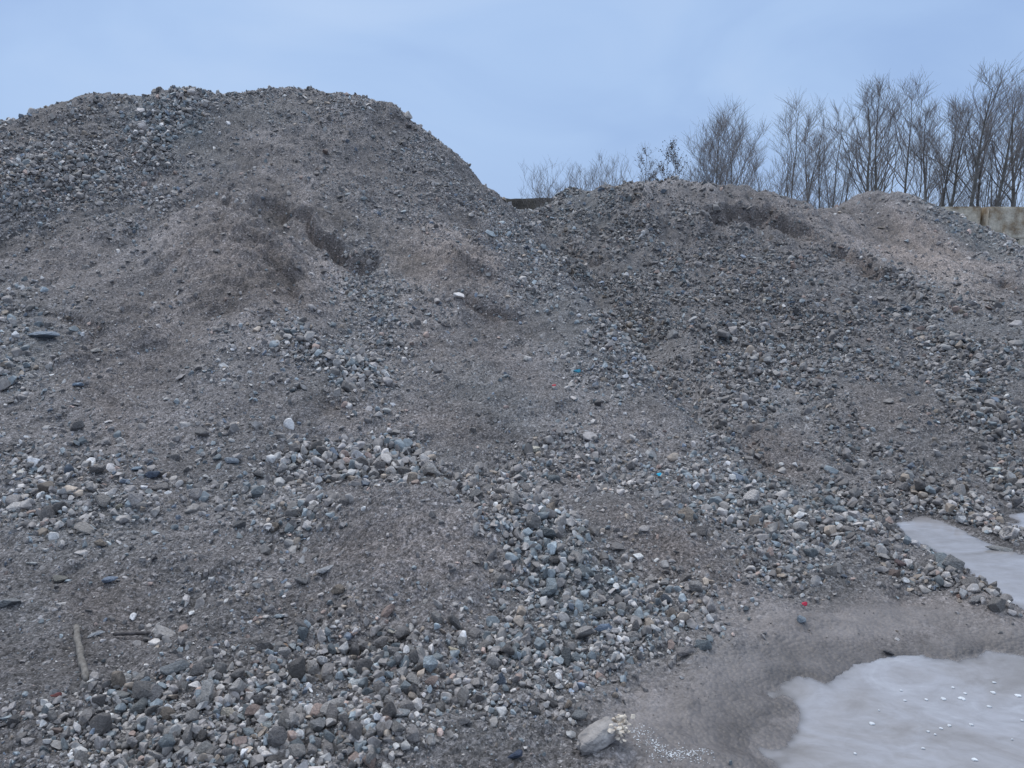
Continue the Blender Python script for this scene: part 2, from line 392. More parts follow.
def soil_material():
    m, nt, b = new_mat('gravelly_soil')
    g = N(nt, 'ShaderNodeNewGeometry'); pos = g.outputs['Position']
    at_ = N(nt, 'ShaderNodeAttribute'); at_.attribute_name = 'tone'
    def noise(s, d, r=.6):
        n = N(nt, 'ShaderNodeTexNoise'); n.inputs['Scale'].default_value = s; n.inputs['Detail'].default_value = d; n.inputs['Roughness'].default_value = r
        nt.links.new(pos, n.inputs['Vector']); return n
    n1 = noise(55, 6, .75); n2 = noise(7, 5, .65)
    v1 = N(nt, 'ShaderNodeTexVoronoi'); v1.inputs['Scale'].default_value = 60; nt.links.new(pos, v1.inputs['Vector'])
    v2 = N(nt, 'ShaderNodeTexVoronoi'); v2.inputs['Scale'].default_value = 150; nt.links.new(pos, v2.inputs['Vector'])
    sp1 = ramp(nt, v1.outputs['Color'], [(.0, (.45, .45, .45)), (.5, (.9, .9, .9)), (.8, (1.1, 1.1, 1.12)), (.95, (1.75, 1.78, 1.8))])
    sp2 = ramp(nt, v2.outputs['Color'], [(.1, (.5, .5, .5)), (.6, (1, 1, 1)), (.93, (1.45, 1.45, 1.45))])
    k = ramp(nt, n1.outputs['Fac'], [(.3, (.36, .35, .35)), (.5, (1, 1, 1)), (.70, (1.6, 1.6, 1.6))])
    k2 = ramp(nt, n2.outputs['Fac'], [(.3, (.82, .82, .82)), (.7, (1.15, 1.15, 1.15))])
    c = at_.outputs['Color']
    silt = N(nt, 'ShaderNodeAttribute'); silt.attribute_name = 'silt'
    gf = N(nt, 'ShaderNodeMath'); gf.operation = 'MULTIPLY_ADD'; gf.inputs[1].default_value = -.88; gf.inputs[2].default_value = 1; nt.links.new(silt.outputs['Fac'], gf.inputs[0])
    for s in (sp1, sp2, k): c = mix(nt, gf.outputs[0], c, s.outputs[0], 'MULTIPLY')
    c = mix(nt, 1.0, c, k2.outputs[0], 'MULTIPLY')
    nt.links.new(c, b.inputs['Base Color'])
    rf = N(nt, 'ShaderNodeMath'); rf.operation = 'MULTIPLY_ADD'; rf.inputs[1].default_value = -.40; rf.inputs[2].default_value = .82; nt.links.new(silt.outputs['Fac'], rf.inputs[0]); nt.links.new(rf.outputs[0], b.inputs['Roughness'])
    b.inputs['IOR'].default_value = 1.4
    b.inputs['Specular IOR Level'].default_value = .35
    bp = N(nt, 'ShaderNodeBump'); bp.inputs['Distance'].default_value = .016; nt.links.new(gf.outputs[0], bp.inputs['Strength'])
    nt.links.new(n1.outputs['Fac'], bp.inputs['Height'])
    bp2 = N(nt, 'ShaderNodeBump'); bp2.inputs['Distance'].default_value = .008; bp2.inputs['Strength'].default_value = .7; bp2.invert = True
    nt.links.new(v1.outputs['Distance'], bp2.inputs['Height']); nt.links.new(bp.outputs[0], bp2.inputs['Normal'])
    nt.links.new(bp2.outputs[0], b.inputs['Normal'])
    return m
def stone_material(objcol):
    m, nt, b = new_mat('loose_stone' if objcol else 'crushed_stone')
    tc = N(nt, 'ShaderNodeTexCoord') if objcol else N(nt, 'ShaderNodeNewGeometry')
    pos = tc.outputs['Object'] if objcol else tc.outputs['Position']
    if objcol:
        src = N(nt, 'ShaderNodeObjectInfo').outputs['Color']; s1, s2 = 4.0, 18.0; dist = .05
    else:
        a = N(nt, 'ShaderNodeAttribute'); a.attribute_name = 'stone_colour'; src = a.outputs['Color']; s1, s2 = 40.0, 180.0; dist = .004
    n1 = N(nt, 'ShaderNodeTexNoise'); n1.inputs['Scale'].default_value = s1; n1.inputs['Detail'].default_value = 6; n1.inputs['Roughness'].default_value = .7
    n2 = N(nt, 'ShaderNodeTexNoise'); n2.inputs['Scale'].default_value = s2; n2.inputs['Detail'].default_value = 3
    nt.links.new(pos, n1.inputs['Vector']); nt.links.new(pos, n2.inputs['Vector'])
    r1 = ramp(nt, n1.outputs['Fac'], [(.3, (.6, .58, .57)), (.55, (1, 1, 1)), (.75, (1.3, 1.3, 1.3))])
    r2 = ramp(nt, n2.outputs['Fac'], [(.3, (.75, .75, .76)), (.6, (1, 1, 1)), (.75, (1.35, 1.35, 1.35))])
    c = mix(nt, 1, src, r1.outputs[0], 'MULTIPLY'); c = mix(nt, 1, c, r2.outputs[0], 'MULTIPLY')
    nt.links.new(c, b.inputs['Base Color'])
    b.inputs['Roughness'].default_value = .68; b.inputs['Specular IOR Level'].default_value = .4
    bp = N(nt, 'ShaderNodeBump'); bp.inputs['Distance'].default_value = dist; bp.inputs['Strength'].default_value = .8
    nt.links.new(n1.outputs['Fac'], bp.inputs['Height']); nt.links.new(bp.outputs[0], b.inputs['Normal'])
    return m
M_soil = soil_material(); M_stone = stone_material(False); M_obj = stone_material(True)

def simple_mat(name, c1, c2, scale=8, rough=.8, bump=.01, spec=.3, c3=None):
    m, nt, b = new_mat(name)
    tc = N(nt, 'ShaderNodeNewGeometry')
    n = N(nt, 'ShaderNodeTexNoise'); n.inputs['Scale'].default_value = scale; n.inputs['Detail'].default_value = 7; n.inputs['Roughness'].default_value = .65
    nt.links.new(tc.outputs['Position'], n.inputs['Vector'])
    st = [(.35, c1), (.62, c2)] + ([(.74, c3)] if c3 else [])
    r = ramp(nt, n.outputs['Fac'], st); nt.links.new(r.outputs[0], b.inputs['Base Color'])
    b.inputs['Roughness'].default_value = rough; b.inputs['Specular IOR Level'].default_value = spec
    bp = N(nt, 'ShaderNodeBump'); bp.inputs['Distance'].default_value = bump
    nt.links.new(n.outputs['Fac'], bp.inputs['Height']); nt.links.new(bp.outputs[0], b.inputs['Normal'])
    return m

# ------------------------------------------------------------------ split the relief into heaps and ground
def poly_world(pix): return [hit(u, v) for u, v in pix]
crease = np.array([hit(*p) for p in [(527,208),(545,235),(567,262),(612,312),(662,372),(722,440),(770,497)]])
crease = np.vstack([crease, [[crease[-1][0]+.25, 4.3]], [[crease[-1][0]+.45, 3.7]]])
crease = crease[np.argsort(crease[:, 1])]
xc_ = np.interp(YR, crease[:, 1], crease[:, 0])
far = YR > crease[-1, 1]; xc_[far] = crease[-1, 0]+(YR[far]-crease[-1, 1])*.12
wob2 = .12*fbm(X*1.7, Y*1.7, 3, 101)
label = np.where(X+wob2 < xc_[:, None], 0, 1)
moundp = poly_world([(1100,232),(1024,300),(985,296),(930,292),(880,272),(838,250),(812,228),(812,203)])
m0 = [moundp[-1]+np.array([0, .3]), np.array([moundp[-1][0]+.3, 23.])] + [np.array([16., 23.]), np.array([13., 14.])]
MP = moundp+m0
label = np.where((sd_poly(MP, X+wob2, Y) < 0) & (label == 1), 2, label)
lowp = poly_world([(90,765),(150,650),(185,592),(290,522),(400,503),(500,510),(560,500),(690,498),(765,530),(770,600),(755,640),(690,668),(640,690),(612,765)]) + [np.array([.4, 1.3]), np.array([-1.2, 1.3])]
label = np.where(sd_poly(lowp, X+wob2*.6, Y) < 0, 3, label)
groundp = [ground_pt(*p) for p in [(560,800),(620,690),(690,668),(755,645),(790,610),(840,575),(872,535),(905,512),(960,502),(1050,498),(1250,495),(1500,540),(1600,800)]]
gp = sd_poly(groundp, X+wob2, Y)
label = np.where(gp < 0, 4, label)
rows_tail = (H0 < 0.03) & ((Y > 18) | (np.abs(X) > 10))
label = np.where(rows_tail | (Y < 1.25), 4, label)

tone = np.zeros((NR, NC, 3))
grey = np.array([.208, .194, .195]); brn = np.array([.232, .202, .192]); tan = np.array([.265, .236, .226]); pl = np.array([.23, .242, .25])
tone[:] = grey
tone += (brn-grey)*brown[..., None]
tone += (pl-grey)*(.7*pale*(1-.6*fine))[..., None]
tn = np.maximum.reduce([ell(wu, wv, (440,268,60,26,25)), ell(wu, wv, (930,255,75,28,22)), .8*ell(wu, wv, (800,225,40,10,20)), .6*ell(wu, wv, (245,290,80,40,10)), .5*ell(wu, wv, (300,220,70,50,30))])
tone += (tan-grey)*(tn*.9)[..., None]
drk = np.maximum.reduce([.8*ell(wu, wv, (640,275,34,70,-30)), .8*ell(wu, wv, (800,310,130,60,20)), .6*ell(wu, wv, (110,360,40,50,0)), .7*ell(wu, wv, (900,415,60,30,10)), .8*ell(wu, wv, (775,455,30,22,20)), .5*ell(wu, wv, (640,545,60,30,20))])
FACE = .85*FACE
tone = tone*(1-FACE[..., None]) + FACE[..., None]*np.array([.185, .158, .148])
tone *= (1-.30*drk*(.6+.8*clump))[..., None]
tone *= np.clip(1+.55*streak*sstep(.3, 1.5, H0)+.35*clump, .5, 1.7)[..., None]
mudc = np.array([.172, .156, .153])
tone *= 1.0
tone = tone*(1-mud[..., None]*.85)+mudc*(mud[..., None]*.85)*(1+.55*fbm(X*4, Y*5, 5, 71, .65))[..., None]
wet = np.exp(-np.abs(SD-.02)/.10)*(SD > -.02)
tone *= (1-.38*wet)[..., None]
tone *= 1+(1-mud[..., None])*(calm*.14)[..., None]*(2*_hash(np.arange(NR)[:, None]+0*X.astype(int), np.arange(NC)[None]+0*X.astype(int), 3)[..., None]-1)

co = np.stack([X, Y, H], -1).reshape(-1, 3)
ii = np.arange(NR*NC).reshape(NR, NC)
F = np.stack([ii[:-1, :-1], ii[:-1, 1:], ii[1:, 1:], ii[1:, :-1]], -1).reshape(-1, 4)
FL = label[:-1, :-1].ravel()
dHr = np.gradient(H, axis=0); dHc = np.gradient(H, axis=1)
dx = np.gradient(X, axis=1); dyr = np.gradient(Y, axis=0); dxr = np.gradient(X, axis=0)
gx = dHc/dx; gy = (dHr-gx*dxr)/dyr
NRM = np.stack([-gx, -gy, np.ones_like(H)], -1); NRM /= np.linalg.norm(NRM, axis=-1, keepdims=True)
SURF = [
 ('gravel_heap', 'tall grey brown heap of gravelly spoil filling the left side, the highest in the photo', 'heap'),
 ('gravel_heap', 'long dark heap of crushed stone right of the tallest heap, in front of bare trees', 'heap'),
 ('gravel_heap', 'rounded far heap with smooth tan face directly in front of the concrete block wall', 'heap'),
 ('gravel_heap', 'low foreground mound of soil and pale blue grey gravel beside the muddy ground', 'heap'),
 ('muddy_ground', None, None)]
heaps = []
for k, (nm, lab, cat) in enumerate(SURF):
    f = F[FL == k]
    used, inv = np.unique(f, return_inverse=True)
    o = mesh_obj(nm, co[used], inv.reshape(-1, 4), M_soil)
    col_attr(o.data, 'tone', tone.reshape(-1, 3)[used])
    col_attr(o.data, 'silt', np.repeat(mud.reshape(-1, 1)[used], 3, 1))
    o.data.normals_split_custom_set_from_vertices(NRM.reshape(-1, 3)[used].tolist())
    if lab: tag(o, lab, cat, 'heaps of gravel in the yard')
    else: tag(o, kind='structure')
    heaps.append(o)

# far ground to the horizon
M_far = simple_mat('rough_ground', (.07, .075, .045), (.14, .12, .09), .8, .9, .05)
n = 90
gxx = np.sinh(np.linspace(-5.2, 5.2, n))*8; gyy = np.sinh(np.linspace(-5.2, 5.2, n))*8+10
GX, GY = np.meshgrid(gxx, gyy)
GZ = -.07+0*GX + .35*vnoise(GX*.05, GY*.05, 5)*sstep(30, 60, np.hypot(GX, GY))*0
gi = np.arange(n*n).reshape(n, n)
go = mesh_obj('ground', np.stack([GX, GY, GZ], -1).reshape(-1, 3), np.stack([gi[:-1, :-1], gi[:-1, 1:], gi[1:, 1:], gi[1:, :-1]], -1).reshape(-1, 4), M_far)
tag(go, kind='structure')

# ------------------------------------------------------------------ stones
def proto(npts, sub, seed, noise=0.0):
    r = random.Random(seed)
    bm = bmesh.new()
    sx, sy, sz = r.uniform(.85, 1.25), r.uniform(.7, 1.0), r.uniform(.55, .9)
    for i in range(npts):
        v = Vector((r.gauss(0, 1), r.gauss(0, 1), r.gauss(0, 1))).normalized()*r.uniform(.82, 1.1)
        # squarish
        p = 1.0/max(abs(v.x), abs(v.y), abs(v.z)); v = v.lerp(v*p*.8, r.uniform(.1, .6))
        bm.verts.new((v.x*sx, v.y*sy, v.z*sz))
    ret = bmesh.ops.convex_hull(bm, input=bm.verts)
    bmesh.ops.delete(bm, geom=[e for e in ret['geom_interior'] if isinstance(e, bmesh.types.BMVert)], context='VERTS')
    loose = [v for v in bm.verts if not v.link_faces]
    if loose: bmesh.ops.delete(bm, geom=loose, context='VERTS')
    if sub:
        bmesh.ops.bevel(bm, geom=bm.edges[:], offset=.09, segments=1, affect='EDGES', clamp_overlap=True)
        if sub > 1:
            bmesh.ops.triangulate(bm, faces=bm.faces)
            bmesh.ops.subdivide_edges(bm, edges=bm.edges[:], cuts=1, use_grid_fill=True, smooth=.25)
        if noise:
            from mathutils import noise as mn
            off = Vector((seed*3.1, 0, 0))
            for v in bm.verts:
                v.co += v.co.normalized()*noise*(mn.noise(v.co*2.2+off)+.5*mn.noise(v.co*5+off))
    bmesh.ops.triangulate(bm, faces=bm.faces)
    bmesh.ops.recalc_face_normals(bm, faces=bm.faces)
    bm.verts.index_update()
    vs = np.array([v.co[:] for v in bm.verts]); fs = np.array([[v.index for v in f.verts] for f in bm.faces])
    bm.free(); return vs, fs
PLO = [proto(9, 0, s) for s in range(16)]
PMD = [proto(13, 0, 100+s) for s in range(16)]
PHI = [proto(13, 1, 200+s) for s in range(20)]

def rotmats(n, nrm, tilt=.6):
    """random orientation whose flat axis lies near the surface normal"""
    a = rng.uniform(0, 2*np.pi, n)
    zt = nrm+rng.normal(0, tilt, (n, 3)); zt /= np.linalg.norm(zt, axis=1, keepdims=True)
    rv = np.stack([np.cos(a), np.sin(a), np.zeros(n)], 1)
    xt = np.cross(rv, zt); xt /= np.linalg.norm(xt, axis=1, keepdims=True)+1e-9
    yt = np.cross(zt, xt)
    return np.stack([xt, yt, zt], -1)

# sampling weights: picture area of every grid cell
U2, V2, D2 = project(X, Y, H)
cu = lambda A: .25*(A[:-1, :-1]+A[1:, :-1]+A[:-1, 1:]+A[1:, 1:])
du1 = U2[1:, 1:]-U2[:-1, :-1]; dv1 = V2[1:, 1:]-V2[:-1, :-1]; du2 = U2[1:, :-1]-U2[:-1, 1:]; dv2 = V2[1:, :-1]-V2[:-1, 1:]
area = np.abs(.5*(du1*dv2-du2*dv1))
phys = cu(D2)*0 + (X[:-1, 1:]-X[:-1, :-1])*(Y[1:, :-1]-Y[:-1, :-1])*(FPX/cu(D2))**2
area = np.maximum(area, .30*phys)
inframe = (cu(U2) > -40) & (cu(U2) < 1064) & (cu(V2) < 810)
area = np.where(inframe, area, area*.22)
area *= cu(np.maximum(np.maximum(flatm, ridgem), (sd1 > .45)*1.0)) > .10
area = np.where(cu(SD) < .035, 0, area)
area = np.where(cu(SD) < .03, 0, area)
lab_c = label[:-1, :-1]
def sample(wt, seed):
    r = np.random.default_rng(seed)
    n = r.poisson(np.minimum(wt, 5)); idx = np.repeat(np.arange(n.size), n.ravel())
    ri, ci = np.unravel_index(idx, n.shape)
    fr = r.random(len(idx)); fc = r.random(len(idx))
    y = YR[ri]*(1-fr)+YR[ri+1]*fr; t = T[ci]*(1-fc)+T[ci+1]*fc
    return (y+1.5)*t, y, ri, ci
dc, rc, pc, bc, fcv, mc = cu(dens), cu(rpx), cu(pale), cu(brown), cu(fine), cu(mud)
stones = []   # x y r pale brown kind
# layer A : grit everywhere
x, y, ri, ci = sample(area*(.030+.07*np.minimum(dc, 1))*(1-.6*fcv)*(1-.6*mc), 1)
r_ = 1.0*(np.random.default_rng(2).pareto(2.6, len(x))+1)*.95
r_ = np.minimum(r_, 3.2)
r_ = r_*(1-.35*mc[ri, ci])
stones.append((x, y, r_*bil(D2, x, y)/FPX, pc[ri, ci], bc[ri, ci], lab_c[ri, ci], r_))
# layer B : pebbles and stones of the coarse patches
g = np.random.default_rng(4)
x, y, ri, ci = sample(area*1.12*dc**1.3/(rc**2), 3)
rr = .93*rc[ri, ci]*np.exp(g.normal(-.12, .50, len(x))); rr = np.clip(rr, .9, 13)
rm = rr*bil(D2, x, y)/FPX
rm = np.minimum(rm, .055+.03*(y > 8))
stones.append((x, y, rm, pc[ri, ci], bc[ri, ci], lab_c[ri, ci], rr))
# layer C : scattered bigger ones
x, y, ri, ci = sample(area*.0007*(.2+dc)*(1-.7*mc), 5)
rr = g.uniform(2.8, 5.2, len(x))*np.where(bil(V2, x, y) > 430, 1.1, .6)
stones.append((x, y, np.minimum(rr*bil(D2, x, y)/FPX, .1), pc[ri, ci], bc[ri, ci], lab_c[ri, ci], rr))
SX, SY, SR, SPa, SB, SL, SPX = [np.concatenate(a) for a in zip(*stones)]
SL = SL.astype(int)
NS = len(SX)
PAL = 1.38*np.array([[.195, .185, .18], [.145, .14, .14], [.255, .245, .235], [.158, .185, .20], [.11, .11, .112], [.30, .30, .295], [.235, .20, .165], [.26, .20, .175], [.42, .42, .41], [.11, .135, .17]])
wn = np.array([.25, .22, .14, .12, .11, .05, .045, .02, .02, .04]); wn /= wn.sum()
wp = np.array([.16, .10, .22, .30, .04, .11, .01, .01, .02, .05]); wp /= wp.sum()
wb = np.array([.30, .26, .12, .03, .12, .03, .10, .035, .005, 0]); wb /= wb.sum()
ru_ = rng.random(NS)
def pick(w): return np.minimum(np.searchsorted(np.cumsum(w), ru_), 9)
rsel = rng.random(NS)
cls = np.where(rsel < SPa, pick(wp), np.where(rsel < SPa+SB, pick(wb), pick(wn)))
dk_ = (SPX > 3.6) & np.isin(cls, (1, 4, 9)) & (rng.random(NS) < .8); cls = np.where(dk_, np.where(rng.random(NS) < .5, 0, 2), cls)
SC_ = PAL[cls]*np.exp(rng.normal(0, .32, (NS, 1)))
SC_[SPX < 2.2] = SC_[SPX < 2.2]*.9+.1*np.array([.24, .23, .23])
SC_ = np.clip(SC_*.93 + .07*np.array([.25, .235, .225]), .03, .68)
MU_ = (bil(mud, SX, SY)*(SPX < 2.2))[:, None]*.85; SC_ = SC_*(1-MU_)+MU_*np.array([.205, .187, .18])*np.exp(rng.normal(0, .2, (NS, 1)))
rgt_ = ((SL == 1)[:, None]*.20*np.array([1, 1, 1])); SC_ = SC_*(1-rgt_)
SC_ = SC_*np.where((SL == 4)|(SL == 1), .95, 1.0)[:, None]*np.array([1.0, .98, .985])
SN = np.stack([bil(NRM[..., k], SX, SY) for k in range(3)], -1)
SZ = bil(H, SX, SY)
pj_u, pj_v, pj_d = project(SX, SY, SZ)
vis = (pj_u > 4) & (pj_u < 1020) & (pj_v < 764)
sizepx = np.where(vis, SR/pj_d*FPX, 0)
order = np.argsort(-sizepx)
NBIG = 268
big = order[:NBIG]
isbig = np.zeros(NS, bool); isbig[big] = True
dn_ = bil(dens, SX, SY)
lift = (.15+.42*np.minimum(dn_, 1.7))*SR*rng.uniform(.1, 1.7, NS)
POS = np.stack([SX, SY, SZ], -1)+SN*lift[:, None]
R = rotmats(NS, SN)
print('stones', NS, 'inframe', vis.sum())

for k in range(5):
    V_ = []; F_ = []; C_ = []; S_ = []; base = 0
    for protos, msk, sm in ((PLO, sizepx < 2.0, False), (PMD, (sizepx >= 2.0) & (sizepx < 3.6), False), (PHI, sizepx >= 3.6, False)):
        sel = np.where(msk & (SL == k) & ~isbig)[0]
        which = rng.integers(0, len(protos), len(sel))
        for p, (vs, fs) in enumerate(protos):
            s = sel[which == p]
            if not len(s): continue
            sc3 = SR[s][:, None]*rng.uniform(.82, 1.2, (len(s), 3))
            v = vs[None]*sc3[:, None]
            v = np.einsum('nij,nvj->nvi', R[s], v)+POS[s][:, None]
            V_.append(v.reshape(-1, 3)); F_.append((fs[None]+(np.arange(len(s))*len(vs))[:, None, None]).reshape(-1, 3)+base)
            C_.append(np.repeat(SC_[s], len(vs), 0)); base += len(s)*len(vs)
    if not V_: continue
    o = mesh_obj('loose_gravel', np.concatenate(V_), np.concatenate(F_), M_stone, None if k == 4 else heaps[k], False)
    col_attr(o.data, 'stone_colour', np.concatenate(C_))
    tag(o, kind='stuff')
    if k == 4: tag(o, 'small grey stones strewn over the wet muddy ground around the puddles', 'gravel')

# individual stones: the ones that show largest
hi_mesh = []
for s in range(22):
    vs, fs = proto(random.Random(s).choice([11, 13, 16]), 2, 400+s, .09)
    me = bpy.data.meshes.new('stone'); me.from_pydata(vs.tolist(), [], fs.tolist())
    me.polygons.foreach_set('use_smooth', [True]*len(fs)); me.materials.append(M_obj); me.update()
    try:
        me.set_sharp_from_angle(angle=math.radians(18))
    except Exception: pass
    hi_mesh.append(me)
CN = ['mid grey', 'dark grey', 'light grey', 'blue grey', 'charcoal', 'pale grey', 'brownish', 'pinkish brown', 'whitish', 'dark blue']
def place_words(u, v):
    if v > 640:
        if u < 110: return 'in the bottom left corner of the gravel'
        if u < 230: return 'in the coarse gravel at bottom left, right of the weathered stick'
        if u < 350: return 'in the coarse gravel at the foot of the low mound'
        if u < 470: return 'in the gravel at the bottom, left of centre'
        if u < 580: return 'in the gravel left of the crusted boulder'
        if u < 720: return 'on the muddy edge above the crusted boulder'
        return 'near the shore of the frozen puddle'
    if v > 560:
        if u < 120: return 'at the left edge above the weathered stick'
        if u < 300: return 'on the slope left of the low mound'
        if u < 490: return 'on the brown face of the low mound'
        if u < 680: return 'in the pale blue grey gravel patch'
        if u < 830: return 'on the gravel slope above the muddy flat'
        return 'on the stony ridge between the two puddles'
    if v > 440:
        if u < 140: return 'among the slabs at the left edge'
        if u < 330: return 'in the gravel band left of the low mound crest'
        if u < 540: return 'in the gravel band behind the low mound'
        if u < 800: return 'on the slope right of the low mound crest'
        return 'on the foot of the dark right heap'
    if v > 260:
        if u < 90: return 'in the stone patch halfway up the left edge'
        if u < 500: return 'halfway up the tallest heap'
        return 'on the face of the long right heap'
    if u < 230: return 'near the top of the tallest heap at upper left'
    return 'high on the heaps below the skyline'
def stone_obj(x, y, z, r, col, label, seed, group='larger loose stones', rot=None, scale=(1, 1, 1), name='stone', cat='stone'):
    o = bpy.data.objects.new(name, hi_mesh[seed % len(hi_mesh)]); COL.objects.link(o)
    o.location = (x, y, z); o.rotation_euler = rot if rot else (random.uniform(-.5, .5), random.uniform(-.5, .5), random.uniform(0, 6.28))
    o.scale = (r*scale[0], r*scale[1], r*scale[2]); o.color = (*col, 1)
    tag(o, label, cat, group); return o
q1, q2 = np.quantile(sizepx[big], [.4, .85])
for j, i in enumerate(big):
    M = Matrix(R[i].tolist())
    sz = 'small' if sizepx[i] < q1 else ('medium' if sizepx[i] < q2 else 'large')
    sc = [random.uniform(.85, 1.2) for _ in range(3)]
    shape = 'rounded' if sc[1] > 1.02 else 'angular'
    stone_obj(*(POS[i]), SR[i]*.95, SC_[i], f'{sz} {CN[cls[i]]} stone {place_words(pj_u[i], pj_v[i])}', j*7+3, rot=M.to_euler(), scale=sc)

